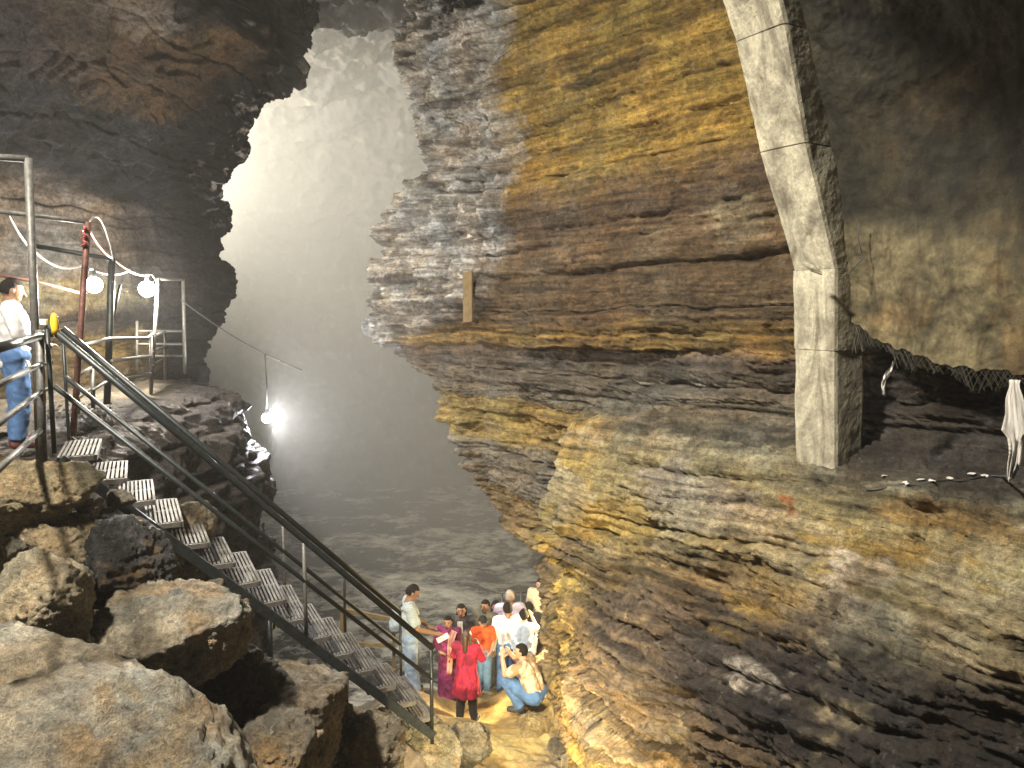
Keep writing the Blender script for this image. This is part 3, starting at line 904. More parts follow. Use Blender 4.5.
# ------------------------------------------------------------------ boulders
def boulder(loc, rad, seed, label, col=(.27, .23, .16), rot=(0, 0, 0), planes=26, sub=6, rough=1.0, strat=0.5, group=None, top=None, name='boulder', mat='boulder'):
    r = np.random.default_rng(seed)
    bm = bmesh.new()
    bmesh.ops.create_icosphere(bm, subdivisions=sub, radius=1.0)
    me = bpy.data.meshes.new(name)
    bm.to_mesh(me); bm.free()
    n = len(me.vertices)
    V = np.empty(n * 3, np.float32); me.vertices.foreach_get('co', V); V = V.reshape(-1, 3).astype(float)
    V /= np.linalg.norm(V, axis=1, keepdims=True)
    inv = np.full(n, 0.0)
    pw = 60
    inv += 1.0
    for _ in range(planes):
        d = r.normal(size=3); d /= np.linalg.norm(d)
        dist = r.uniform(0.56, 0.93)
        inv += np.clip(V @ d / dist, 0, None) ** pw
    rr = inv ** (-1 / pw)
    P = V * rr[:, None]
    S = np.array(rad)
    E = Matrix.Rotation(rot[2], 3, 'Z') @ Matrix.Rotation(rot[1], 3, 'Y') @ Matrix.Rotation(rot[0], 3, 'X')
    Em = np.array(E)
    P = (P * S) @ Em.T
    nn = (V / S) @ Em.T; nn /= np.linalg.norm(nn, axis=1, keepdims=True)
    Q = P + seed * 3.7
    m = float(S.mean())
    S1 = Strata(-6, 6, 0.06 * m + 0.02, 0.22 * m + 0.05, seed)
    loc_l = (P @ Em) @ np.array([0.15, 0.1, 1.0])
    o1, d1, c1, _ = S1(loc_l + 0.06 * fbm(Q, 3, 1.5), P[:, 0] + P[:, 1], 0.7)
    d = rough * m * (0.06 * fbm(Q, 3, 0.9 / m) + 0.07 * ridged(Q, 5, 2.2 / m, 0.64)) + 0.04 * rough * ridged(Q, 5, 5, 0.65) + 0.022 * fbm(Q, 5, 14, 0.68)
    cr = pnoise(Q * 2.4 / m + 0.5 * np.stack([fbm(Q, 3, 3 / m)] * 3, 1))
    d -= 0.05 * m * np.exp(-(cr / 0.035) ** 2)
    d += strat * 0.05 * m * o1 - strat * 0.03 * np.exp(-(d1 / 0.014) ** 2)
    P = P + nn * d[:, None]
    me.vertices.foreach_set('co', P.reshape(-1).astype(np.float32))
    nz = fbm(Q, 5, 1.5, 0.6, off=5); nz2 = fbm(Q, 5, 5, 0.6, off=15)
    c = (np.array(col) * np.array((.84, .89, .97)))[None] * (1 + 0.35 * nz2 + 0.3 * nz + 0.18 * c1 * strat)[:, None]
    w = (sstep(0.1, 0.45, nz + 0.3 * nz2) * 0.7)[:, None]
    c = c * (1 - w) + np.array(top or tuple(1.35 * np.array(col) + 0.03)) * w
    w = (sstep(0.12, 0.5, -nz + 0.5 * nz2) * 0.6)[:, None]
    c = c * (1 - w) + np.array((.30, .19, .07)) * w
    set_col(me, np.clip(c, 0.02, 0.7))
    me.update()
    ob = link(me, name, M[mat], loc=tuple(loc), smooth=True)
    tag(ob, label, 'boulder' if name == 'boulder' else 'rock', group)
    return ob

BLD = [
    # px, py, Y, radii, seed, rot, colour, label
    (66, 800, 4.0, (1.62, 1.15, 0.66), 3, (0.1, 0.22, -0.2), (.42, .37, .27), 'largest pale boulder, long flat topped slab in the lower left corner'),
    (182, 640, 5.6, (0.62, 0.6, 0.5), 8, (0, 0.05, 0.2), (.40, .36, .27), 'pale flat topped boulder right behind the largest slab, below the upper stairs'),
    (42, 610, 5.2, (0.42, 0.5, 0.6), 15, (0.1, 0.5, 0.2), (.38, .32, .21), 'leaning tan boulder at the left edge above the largest slab'),
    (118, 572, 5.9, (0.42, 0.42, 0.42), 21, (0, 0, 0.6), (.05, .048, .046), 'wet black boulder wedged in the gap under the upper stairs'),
    (60, 545, 5.9, (0.5, 0.4, 0.34), 29, (0, 0.2, 0.1), (.27, .21, .12), 'brown layered boulder below the platform, left of the black boulder'),
    (30, 495, 5.9, (0.55, 0.4, 0.3), 33, (0, 0.1, 0.5), (.28, .22, .12), 'flat brown rock right under the feet of the platform railing'),
    (172, 545, 7.6, (0.5, 0.4, 0.5), 37, (0, 0.4, 0.5), (.28, .22, .13), 'small tan boulder half hidden behind the stringer of the upper stairs'),
    (300, 720, 6.3, (0.52, 0.55, 0.62), 41, (0, 0.2, 0.3), (.27, .22, .15), 'craggy brown boulder right of the black gap, under the middle of the stairs'),
    (275, 760, 5.6, (0.4, 0.5, 0.5), 47, (0, 0.2, 0.3), (.24, .2, .14), 'brown boulder at the bottom edge, touching the slab and the craggy boulder'),
    (365, 745, 6.9, (0.42, 0.45, 0.45), 53, (0, 0.1, 0.1), (.28, .23, .15), 'tan boulder at the bottom edge below the lower treads'),
    (428, 752, 8.3, (0.42, 0.45, 0.42), 59, (0, 0.1, 0.1), (.25, .22, .15), 'boulder at the foot of the stairs below the last railing post'),
    (232, 690, 6.1, (0.5, 0.45, 0.5), 61, (0, 0.1, 0.8), (.06, .055, .05), 'boulder coloured shadow black, filling the gap right of the pale topped boulder'),  # shade of the gap put into this boulder's colour
    (532, 760, 10.6, (0.72, 0.62, 0.62), 67, (0.0, 0.12, 0.35), (.48, .38, .19), 'pale yellow boulder on the sand just in front of the crouching man'),
    (578, 760, 9.6, (0.26, 0.24, 0.2), 71, (0, 0, 0.1), (.4, .33, .2), 'small squared stone at the foot of the right wall'),
    (560, 748, 10.0, (0.22, 0.2, 0.16), 77, (0, 0, 0.1), (.12, .1, .07), 'small dark stone between pale boulder and right wall'),
    (470, 738, 9.2, (0.3, 0.3, 0.26), 83, (0, 0, 0.7), (.26, .22, .15), 'grey stone half buried in front of the woman in red'),
]
for (px, py, Y, rad, sd, rot, col, lab) in BLD:
    boulder(pix(px, py, Y), rad, sd, lab, col, rot)

rs = random.Random(5)
stone_src = None
for (px, py, Y, r_) in ((128, 668, 5.0, .10), (112, 640, 5.3, .13), (150, 700, 4.9, .09), (250, 655, 6.0, .12), (238, 640, 6.2, .10), (268, 690, 6.2, .13), (330, 690, 6.9, .12), (345, 712, 6.9, .10), (398, 728, 8.0, .13), (382, 715, 7.9, .11), (20, 545, 5.7, .14), (95, 530, 6.0, .12),
                        (85, 505, 6.1, .10), (120, 498, 6.4, .12), (455, 752, 9.0, .15), (468, 765, 9.2, .12), (575, 740, 10.2, .12), (592, 752, 9.9, .10), (300, 668, 6.8, .12), (70, 570, 5.6, .12), (212, 585, 7.0, .16), (240, 612, 6.9, .14)):
    p_ = pix(px, py, Y)
    if stone_src is None or rs.random() < .2:
        stone_src = boulder(p_, (r_, r_ * .85, r_ * .7), rs.randint(100, 900), 'small angular stone lying loose in the gaps between the big boulders', (.2, .165, .11), (rs.random(), rs.random(), rs.random() * 6), sub=4, name='stone', group='loose stones between the boulders')
        base_r = r_
    else:
        c_ = stone_src.copy(); C.objects.link(c_)
        c_.location = tuple(p_); k_ = r_ / base_r
        c_.scale = (k_, k_ * rs.uniform(.8, 1.2), k_ * rs.uniform(.7, 1.1))
        c_.rotation_euler = (rs.random() * 6, rs.random() * 6, rs.random() * 6)

# ------------------------------------------------------------------ concrete pillar and vault
def prism(name, a, b, wa, wb, yaw, mat, parent, seed, tilt=0.0):
    """square concrete segment between two axis points, worn edges"""
    bm = bmesh.new()
    a, b = Vector(a), Vector(b)
    nz, nx = 60, 20
    r = np.random.default_rng(seed)
    d = (b - a)
    rings = []
    ex = Vector((math.cos(yaw), math.sin(yaw), 0)); ey = Vector((-math.sin(yaw), math.cos(yaw), 0))
    for i in range(nz + 1):
        f = i / nz
        c = a + d * f
        w = (wa * (1 - f) + wb * f) / 2
        ring = []
        per = []
        for k in range(nx): per.append((-1 + 2 * k / nx, -1))
        for k in range(nx): per.append((1, -1 + 2 * k / nx))
        for k in range(nx): per.append((1 - 2 * k / nx, 1))
        for k in range(nx): per.append((-1, 1 - 2 * k / nx))
        for (x, y) in per:
            # chamfer the corners a little
            m = max(abs(x), abs(y)); s = min(abs(x), abs(y))
            k2 = 1 - 0.05 * max(0, (s - 0.8) / 0.2)
            ring.append(bm.verts.new(c + ex * (x * w * k2) + ey * (y * w * k2)))
        rings.append(ring)
    n = len(rings[0])
    for i in range(nz):
        for k in range(n):
            bm.faces.new((rings[i][k], rings[i][(k + 1) % n], rings[i + 1][(k + 1) % n], rings[i + 1][k]))
    bm.faces.new(rings[0][::-1]); bm.faces.new(rings[-1])
    bm.verts.ensure_lookup_table()
    V = np.array([v.co[:] for v in bm.verts])
    nn = 0.012 * fbm(V, 3, 2.0, off=seed) + 0.005 * fbm(V, 4, 12, 0.6, off=seed)
    cen = np.array(a)[None] + np.clip(((V - np.array(a)) @ np.array(d)) / d.length_squared, 0, 1)[:, None] * np.array(d)[None]
    dirv = V - cen; dirv /= np.linalg.norm(dirv, axis=1, keepdims=True) + 1e-6
    V2 = V + dirv * nn[:, None]
    for v, c in zip(bm.verts, V2): v.co = c
    return bm_obj(name, bm, mat, parent)

PIL_Y = 7.55
base = pix(829, 463, PIL_Y)
pil = empty('concrete_pillar', tuple(base), 'stained square concrete pillar on the right ledge, bending into a rib that leans up to the left', 'pillar')
def loc_in(p, par): return np.array(p) - np.array(par.location)
YAW = R(36) - PI / 2 + PI / 2
kpts = [(829, 488, 7.82, .48), (829, 349, 7.82, .48), (829, 270, 7.82, .49), (800, 150, 7.55, .54), (780, 38, 7.25, .57), (752, -70, 6.9, .59)]
P_ = [loc_in(pix(x, y, Y), pil) for x, y, Y, _ in kpts]
names = ['lower_block', 'upper_block', 'rib_segment', 'rib_segment', 'rib_segment']
for i in range(5):
    a, b = P_[i].copy(), P_[i + 1].copy()
    g = 0.004 if i < 2 else 0.012
    b = b - (b - a) / np.linalg.norm(b - a) * g
    prism(names[i], a, b, kpts[i][3] + (0.012 if i == 1 else 0), kpts[i + 1][3] + (0.012 if i == 1 else 0), R(-59), M['concrete'], pil, 5 + i)
# rough collar of plaster at the bend
bm = bmesh.new()
add_tube(bm, [loc_in(pix(803, 262, 7.25), pil), loc_in(pix(812, 268, 7.22), pil), loc_in(pix(822, 274, 7.2), pil)], 0.03, 8, radii=[0.015, 0.03, 0.012])
for v_ in bm.verts: v_.co += Vector((random.uniform(-.008, .008), random.uniform(-.008, .008), random.uniform(-.008, .008)))
bm_obj('plaster_lump', bm, M['concrete'], pil)

def build_vault():
    prof = np.array([(0.78, 0.0), (0.86, 0.4), (0.95, 1.0), (1.2, 1.7), (1.75, 2.4), (2.6, 3.0), (4.0, 3.5), (6.5, 3.8)], float)
    sg = np.concatenate([[0], np.cumsum(np.linalg.norm(np.diff(prof, axis=0), axis=1))])
    v = np.concatenate([np.linspace(0, 3.8, 260, endpoint=False), np.linspace(3.8, sg[-1], 60)])
    p = np.interp(v, sg, prof[:, 0]); h = np.interp(v, sg, prof[:, 1])
    kk = np.ones(15) / 15
    p = np.convolve(np.pad(p, 7, 'edge'), kk, 'valid'); h = np.convolve(np.pad(h, 7, 'edge'), kk, 'valid')
    rib = np.array([pix(x, y, Y) for x, y, Y, _ in kpts])
    rt, rp, rh = (rib - O_R) @ D_R, (rib - O_R) @ N_R, rib[:, 2]
    f = np.linspace(0, 1, 420)
    tl = np.interp(h, rh, rt) + np.where(h > rh[-1], (h - rh[-1]) * 0.35, 0.0)
    TT = tl[None] + (-7.0 - tl[None]) * f[:, None] ** 1.2
    HH = np.broadcast_to(h[None], TT.shape).copy()
    pr = np.interp(h, rh, rp) + np.where(h > rh[-1], (h - rh[-1]) * 1.6, 0.0) - 0.06
    wl = np.exp(-(f / 0.12) ** 2)[:, None]
    PP = np.broadcast_to(p[None], TT.shape) * (1 - wl) + np.minimum(pr, p + 0.4)[None] * wl
    t = -f * 7 + tl.min() * 0
    # the free lower edge comes down towards the near end
    low = np.interp(-t, [-0.1, 0.2, 0.8, 1.4, 2.0, 7], [0.45, 0.0, -0.28, -0.45, -0.55, -0.7])
    HH = HH + low[:, None] * np.clip(1 - v / 2.0, 0, 1)[None]
    base = O_R + TT[..., None] * D_R + PP[..., None] * N_R
    base[..., 2] = HH
    P0 = base.reshape(-1, 3)
    nm = grid_normals(base).reshape(-1, 3)
    nm *= np.sign((nm * (np.zeros(3) - P0)).sum(1))[:, None]
    vf = np.broadcast_to(v[None], TT.shape).reshape(-1); tf = TT.reshape(-1); hf = P0[:, 2]
    patch = sstep(1.05, 0.75, vf + 0.25 * fbm(P0, 4, 1.2, off=7))
    d = 0.05 * fbm(P0, 4, 0.9, off=6) + 0.02 * fbm(P0, 5, 4, 0.6, off=4) + 0.05 * sstep(1.5, 2.2, vf) * ridged(P0, 5, 1.3, 0.6, off=9) * sstep(0.0, -0.6, tf)
    d += patch * (0.05 + 0.02 * fbm(P0, 4, 9, 0.65, off=2))
    P2 = P0 + nm * d[:, None]
    # ragged lower edge
    e = np.exp(-vf / 0.06) * 0.05 * fbm(P0, 3, 8, off=1)
    P2[:, 2] += e
    nz = fbm(P0, 5, 1.3, 0.6, off=5); nz2 = fbm(P0, 5, 4, 0.6, off=25)
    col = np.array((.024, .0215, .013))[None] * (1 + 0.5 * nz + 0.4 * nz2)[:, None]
    def put(c, w, a=1.0):
        nonlocal col
        w = (np.clip(w, 0, 1) * a)[:, None]
        col = col * (1 - w) + np.array(c) * w
    put((.16, .135, .075), patch * sstep(0.5, -0.3, nz2 * 0.6 + nz * 0.5), 0.9)
    put((.17, .115, .05), patch * sstep(0.0, 0.4, nz), 0.6)
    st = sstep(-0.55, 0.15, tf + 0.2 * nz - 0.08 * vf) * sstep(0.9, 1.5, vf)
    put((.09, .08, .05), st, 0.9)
    strk = fbm(np.stack([tf * 5.5, hf * 0.5, vf * 0], 1), 4, 1.0, 0.55, off=3)
    put((.45, .40, .30), st * sstep(0.15, 0.5, strk + 0.25 * nz2), 0.85)
    put((.2, .18, .14), sstep(0.1, 0.5, blob(tf + 0.2 * nz, hf, 1010, 20, 0.7, 0.3) * 0.8 + 0.4 * nz2), 0.6)
    put((.04, .027, .012), sstep(0.1, 0.5, nz) * (1 - patch), 0.6)
    root = empty('concrete_vault', tuple(O_R + D_R * -1 + N_R * 0.9), 'dark mottled concrete vault with a tan plastered band, behind and right of the pillar', 'vault')
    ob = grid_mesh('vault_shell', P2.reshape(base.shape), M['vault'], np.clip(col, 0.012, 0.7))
    ob.parent = root
    ob.matrix_parent_inverse = Matrix.Translation(-Vector(root.location))
    # wire netting that hangs out below the plaster
    E = P2.reshape(base.shape)
    bm = bmesh.new()
    A, Bz = [], []
    idx = np.linspace(18, 300, 190).astype(int)
    for j, i in enumerate(idx):
        q = E[i, 2]
        wid = 0.13 + 0.05 * math.sin(j * 0.21) + (0.22 if j < 22 else 0) * (1 - j / 22)
        A.append(Vector(q) + Vector(-N_R * 0.015)); Bz.append(Vector(q) + Vector((-N_R * 0.05)) + Vector((0, 0, -wid)))
    for j in range(len(A) - 4):
        for a, b in ((A[j], Bz[j + 4]), (A[j + 4], Bz[j])):
            if random.random() < 0.12: continue
            b = b + Vector((random.uniform(-.02, .02), random.uniform(-.02, .02), random.uniform(-.05, .03)))
            mid = (a + b) / 2 + Vector((0, 0, 0.004))
            add_tube(bm, [a, mid, b], 0.0022, 4, cap=False)
    nb = bm_obj('wire_netting', bm, M['wire'], root)
    nb.matrix_parent_inverse = Matrix.Translation(-Vector(root.location))
    return E

VE = build_vault()

# hanging rags below the vault and litter on the ledge
def rag(top, length, w, label, seed, cat='rag'):
    r = random.Random(seed)
    bm = bmesh.new()
    n, m = 26, 9
    grid = []
    for i in range(n + 1):
        f = i / n
        ww = w * float(np.interp(f, [0, .06, .18, .4, .5, .56, .8, 1], [.5, .38, .6, 1.0, 1.05, .62, .5, .22])) * (1 + 0.12 * math.sin(f * 17 + seed))
        row = []
        for k in range(m + 1):
            g = k / m - 0.5
            x = ww * g + 0.03 * math.sin(f * 4 + seed) - 0.03 * f
            y = 0.035 * math.sin(g * 16 + f * 3 + seed) * (0.4 + f)
            row.append(bm.verts.new((x, y, -length * f + 0.02 * math.sin(g * 9 + seed) * (f > 0.9))))
        grid.append(row)
    for i in range(n):
        for k in range(m):
            bm.faces.new((grid[i][k], grid[i][k + 1], grid[i + 1][k + 1], grid[i + 1][k]))
    bmesh.ops.solidify(bm, geom=bm.faces[:], thickness=0.006)
    o = bm_obj('hanging_rag', bm, M['ragwhite'], loc=tuple(top), smooth=True)
    o.rotation_euler = (0, 0, R(-40))
    return tag(o, label, cat)

rag(pix(891, 361, 6.95), 0.30, 0.055, 'small narrow white rag hanging from the wire netting right of the pillar', 2)
rag(pix(1019, 380, 5.9), 0.80, 0.17, 'long white cloth hanging from the netting at the right edge', 5)

# ------------------------------------------------------------------ staircase
SA = pix(60, 452, 6.4)
SB = pix(432, 733, 7.9)
run = np.array([SB[0] - SA[0], SB[1] - SA[1], 0.0])
RUN = np.linalg.norm(run); r_dir = run / RUN
w_dir = np.array([-r_dir[1], r_dir[0], 0.0])
NT = 15
SW = 1.05
stair = empty('metal_staircase', tuple(SB), 'steep steel staircase with slotted grating treads and pipe railings, going down to the visitors', 'staircase')
L = lambda p: np.array(p) - SB
slope = (SB - SA) / np.linalg.norm(SB - SA)
UPV = np.array([0, 0, 1.0])
# stringers
for s in (0, SW):
    a = SA + w_dir * s - UPV * 0.06; b = SB + w_dir * s + slope * 0.02 - UPV * 0.02
    bm = bmesh.new()
    add_bar(bm, L(a), L(b), 0.045, 0.09)
    bm_obj('stringer', bm, M['steel'], stair)
def make_tread():
    bm = bmesh.new()
    dx = 0.285
    # local axes: X along the run, Y along the width
    add_box(bm, (0, SW / 2, 0), (0.022, 0.001, 0.001))
    bm.free()
    bm = bmesh.new()
    for x in (-dx / 2, dx / 2):
        add_box(bm, (x, SW / 2, -0.012), (0.022, SW - 0.06, 0.05))
    for y in (0.035, SW / 2, SW - 0.035):
        add_box(bm, (0, y, -0.010), (dx - 0.024, 0.032, 0.044))
    n = 7
    for k in range(n):
        x = -dx / 2 + dx * (k + 1) / (n + 1)
        add_box(bm, (x, SW / 2, 0.014), (0.021, SW - 0.09, 0.008))
    return bm
tread_me = None
for i in range(NT):
    f = (i + 0.55) / NT
    c = SA + (SB - SA) * f
    c[2] += 0.06
    if tread_me is None:
        to = bm_obj('tread', make_tread(), M['tread'], stair)
        tread_me = to.data
    else:
        to = bpy.data.objects.new('tread', tread_me)
        C.objects.link(to); to.parent = stair
    to.location = L(c)
    to.rotation_euler = (random.uniform(-.02, .02), random.uniform(-.03, .03), math.atan2(r_dir[1], r_dir[0]) + random.uniform(-.015, .015))
# railings of the stairs
RH = 1.0
def on_st(f, s=0.0, up=0.0): return L(SA + (SB - SA) * f + w_dir * s + UPV * up)
tube_obj('handrail', [on_st(-0.012, 0.0, RH + 0.04), on_st(0.3, 0, RH + 0.03), on_st(0.7, 0, RH), on_st(1.005, 0, RH - 0.02)], 0.031, M['steel'], stair, 14)
tube_obj('mid_rail', [on_st(-0.005, 0.0, 0.55), on_st(0.5, 0, 0.58), on_st(1.0, 0, 0.62)], 0.022, M['steel'], stair, 12)
tube_obj('handrail', [on_st(0.0, SW, RH + 0.03), on_st(1.0, SW, RH - 0.02)], 0.03, M['steel'], stair, 12)
tube_obj('mid_rail', [on_st(0.0, SW, 0.56), on_st(1.0, SW, 0.58)], 0.022, M['steel'], stair, 12)
for f, s, dn in ((-0.012, 0, 0.05), (0.605, 0, 0.1), (1.0, 0, 0.12), (0.0, SW, 0.4), (0.6, SW, 0.1), (0.8, SW, 0.05), (1.0, SW, 0.3)):
    tube_obj('railing_post', [on_st(f, s, -dn), on_st(f, s, RH + 0.02)], 0.02 if s == 0 else 0.016, M['galv'] if 0.5 < f < 0.7 else M['steel'], stair)
# props below the stringers
for f, s, dn in ((0.5, 0.0, 0.75), (0.55, SW, 0.9), (0.22, 0.0, 0.45), (0.8, SW, 0.8)):
    tube_obj('support_leg', [on_st(f, s, -0.05), on_st(f, s, -dn)], 0.02, M['steel'], stair)

# ------------------------------------------------------------------ platform railing in front of the man
pA = pix(43, 460, 6.42)
rail = empty('platform_railing', tuple(pA), 'dark four bar pipe railing beside the man in the white shirt', 'railing')
la = lambda p: np.array(p) - pA
tube_obj('railing_post', [la(pix(43, 470, 6.42)), la(pix(40, 330, 6.42))], 0.035, M['galv'], rail)
for y0, y1, rr in ((348, 336, 0.032), (385, 364, 0.022), (424, 391, 0.022), (470, 430, 0.022)):
    a = pix(41, y1, 6.42); b = pix(-2, y0, 4.75)
    b2 = a + (b - a) * 1.5
    tube_obj('rail_bar', [la(a), la(b2)], rr, M['galv'] if y0 > 350 else M['steel'], rail)
e = pix(-2, 470, 4.75); b2 = pix(41, 430, 6.42) + (e - pix(41, 430, 6.42)) * 1.5
tube_obj('railing_post', [la(b2 + np.array([0, 0, 0.85])), la(b2 - np.array([0, 0, 0.5]))], 0.03, M['galv'], rail)
tube_obj('rail_bar', [la(pix(41, 365, 6.42)), la(pix(53, 361, 6.45))], 0.018, M['galv'], rail)
tube_obj('rail_bar', [la(pix(41, 391, 6.42)), la(pix(53, 387, 6.45))], 0.018, M['galv'], rail)
tube_obj('rail_bar', [la(pix(41, 336, 6.42)), la(pix(53, 334, 6.45))], 0.026, M['steel'], rail)

# tall gate frame that the railing stands against
gA = pix(38, 455, 6.7)
gate = empty('gate_frame', tuple(gA), 'tall steel gate frame rising behind the platform railing', 'gate frame')
lg = lambda p: np.array(p) - gA
tube_obj('frame_post', [lg(pix(40, 462, 6.7)), lg(pix(34, 300, 6.7)), lg(pix(28, 158, 6.7))], 0.033, M['galv'], gate)
tube_obj('frame_post', [lg(pix(-60, 470, 6.5)), lg(pix(-64, 155, 6.5))], 0.04, M['galv'], gate)
tube_obj('cross_bar', [lg(pix(28, 159, 6.7)), lg(pix(-64, 153, 6.5))], 0.03, M['galv'], gate)
tube_obj('wire_stay', [lg(pix(28, 160, 6.7)), lg(pix(-20, 158, 7.4))], 0.012, M['galv'], gate)

# second frame with a rusty post, and the conduit between them
f2 = pix(74, 430, 7.6)
fr2 = empty('gate_frame', tuple(f2), 'thin rusty post frame with a horizontal top pipe, nearer of the two along the walkway', 'gate frame')
l2 = lambda p: np.array(p) - f2
tube_obj('frame_post', [l2(pix(73, 436, 7.6)), l2(pix(80, 340, 7.6)), l2(pix(88, 222, 7.6))], 0.03, M['rust'], fr2)
tube_obj('top_pipe', [l2(pix(88, 222, 7.6)), l2(pix(40, 216, 7.5)), l2(pix(-30, 208, 7.3))], 0.026, M['galv'], fr2)
tube_obj('cross_bar', [l2(pix(80, 293, 8.6)), l2(pix(34, 281, 8.4)), l2(pix(-20, 272, 8.2))], 0.018, M['rust'], fr2)

f3 = pix(108, 402, 10.3)
fr3 = empty('gate_frame', tuple(f3), 'dark square frame standing between the two bright floodlights', 'gate frame')
l3 = lambda p: np.array(p) - f3
tube_obj('frame_post', [l3(pix(107, 404, 10.3)), l3(pix(112, 258, 10.3))], 0.045, M['steel'], fr3)
tube_obj('cross_bar', [l3(pix(112, 259, 10.3)), l3(pix(36, 246, 10.0))], 0.03, M['steel'], fr3)
tube_obj('brace', [l3(pix(112, 322, 10.4)), l3(pix(120, 285, 10.9))], 0.02, M['steel'], fr3)

f4 = pix(155, 392, 12.2)
fr4 = empty('gate_frame', tuple(f4), 'pale square frame at the far end of the walkway', 'gate frame')
l4 = lambda p: np.array(p) - f4
tube_obj('frame_post', [l4(pix(151, 394, 12.2)), l4(pix(158, 279, 12.2))], 0.028, M['galv'], fr4)
tube_obj('frame_post', [l4(pix(185, 374, 14.2)), l4(pix(183, 279, 14.2))], 0.032, M['galv'], fr4)
tube_obj('cross_bar', [l4(pix(158, 279, 12.2)), l4(pix(183, 280, 14.2))], 0.022, M['galv'], fr4)

# walkway railings behind
wA = pix(92, 400, 9.2)
wr = empty('walkway_railing', tuple(wA), 'three bar pipe railing along the outer edge of the walkway', 'railing')
lw = lambda p: np.array(p) - wA
for pts in ([(82, 346, 8.2), (108, 339, 10), (148, 338, 11.8), (153, 334, 12)], [(112, 361, 10), (150, 356, 11.8)], [(122, 379, 10.3), (150, 374, 11.8)]):
    tube_obj('rail_bar', [lw(pix(*p)) for p in pts], 0.026, M['galv'], wr)
for (x, y0, y1, Y) in ((93, 350, 398, 9.2), (151, 336, 390, 11.9)):
    tube_obj('railing_post', [lw(pix(x, y0, Y)), lw(pix(x, y1 + 4, Y))], 0.026, M['galv'], wr)
wB = pix(92, 405, 8.6)
wr2 = empty('hand_gate', tuple(wB), 'small bent pipe gate standing on the wet floor behind the stair top', 'gate')
lb = lambda p: np.array(p) - wB
tube_obj('bent_pipe', [lb(pix(78, 375, 8.2)), lb(pix(91, 368, 8.7)), lb(pix(92.5, 369, 8.7)), lb(pix(93, 408, 8.6))], 0.022, M['galv'], wr2)
tube_obj('gate_bar', [lb(pix(93, 390, 8.6)), lb(pix(106, 382, 9.4))], 0.018, M['galv'], wr2)
tube_obj('gate_bar', [lb(pix(78, 398, 8.1)), lb(pix(91, 389, 8.7))], 0.018, M['galv'], wr2)
tube_obj('gate_post', [lb(pix(78, 376, 8.2)), lb(pix(78, 414, 8.2))], 0.022, M['galv'], wr2)
wC = pix(138, 372, 13.2)
wr3 = empty('walkway_railing', tuple(wC), 'pale grid of railing bars at the far end of the walkway, under the square frame', 'railing')
lc = lambda p: np.array(p) - wC
for pts in ([(137, 331, 13.4), (184, 331, 14.2)], [(137, 344, 13.4), (184, 344, 14.2)], [(137, 356, 13.4), (184, 356, 14.2)], [(152, 336, 12.1), (165, 332, 13.4)], [(152, 352, 12.1), (165, 346, 13.4)], [(152, 366, 12.1), (165, 358, 13.4)]):
    tube_obj('rail_bar', [lc(pix(*p)) for p in pts], 0.022, M['galv'], wr3)
for (x, y0, y1, Y) in ((137, 321, 366, 13.4), (165, 332, 376, 13.4)):
    tube_obj('railing_post', [lc(pix(x, y0, Y)), lc(pix(x, y1 + 4, Y))], 0.024, M['galv'], wr3)

# grating pieces lying on the wet floor
for i, (x, y, lab) in enumerate(((78, 408, 'worn slotted grating lying on the wet floor behind the first tread'), )):
    p = pz(x, y, -1.33)
    bm = bmesh.new()
    for k in range(9):
        add_box(bm, (-0.36 + 0.09 * k, 0, 0.01), (0.035, 1.1, 0.02))
    for yy in (-0.52, 0, 0.52):
        add_box(bm, (0, yy, -0.014), (0.8, 0.04, 0.028))
    o_ = bm_obj('floor_grating', bm, M['tread'], loc=tuple(p))
    o_.rotation_euler = (0, 0, math.atan2(r_dir[1], r_dir[0]))
    tag(o_, lab, 'grating')

# small things on the rail end
o_ = tag(bm_obj('junction_box', (lambda bm: (add_box(bm, (0, 0, 0), (0.055, 0.035, 0.05), None, 0.006), bm)[1])(bmesh.new()), M['white_plastic'], loc=tuple(pix(44, 322, 6.36))), 'small white plastic box fixed where the railing meets the gate frame', 'box')
bm = bmesh.new()
add_tube(bm, [(0, 0, 0), (0, 0, 0.05), (0, 0, 0.12), (0, 0, 0.17), (0, 0, 0.185)], 0.03, 12, radii=[0.028, 0.034, 0.032, 0.02, 0.008])
tag(bm_obj('yellow_cap', bm, M['yellow_plastic'], loc=tuple(pix(55, 335, 6.4)), smooth=True), 'bright yellow plastic cap on top of the stair railing post', 'cap')

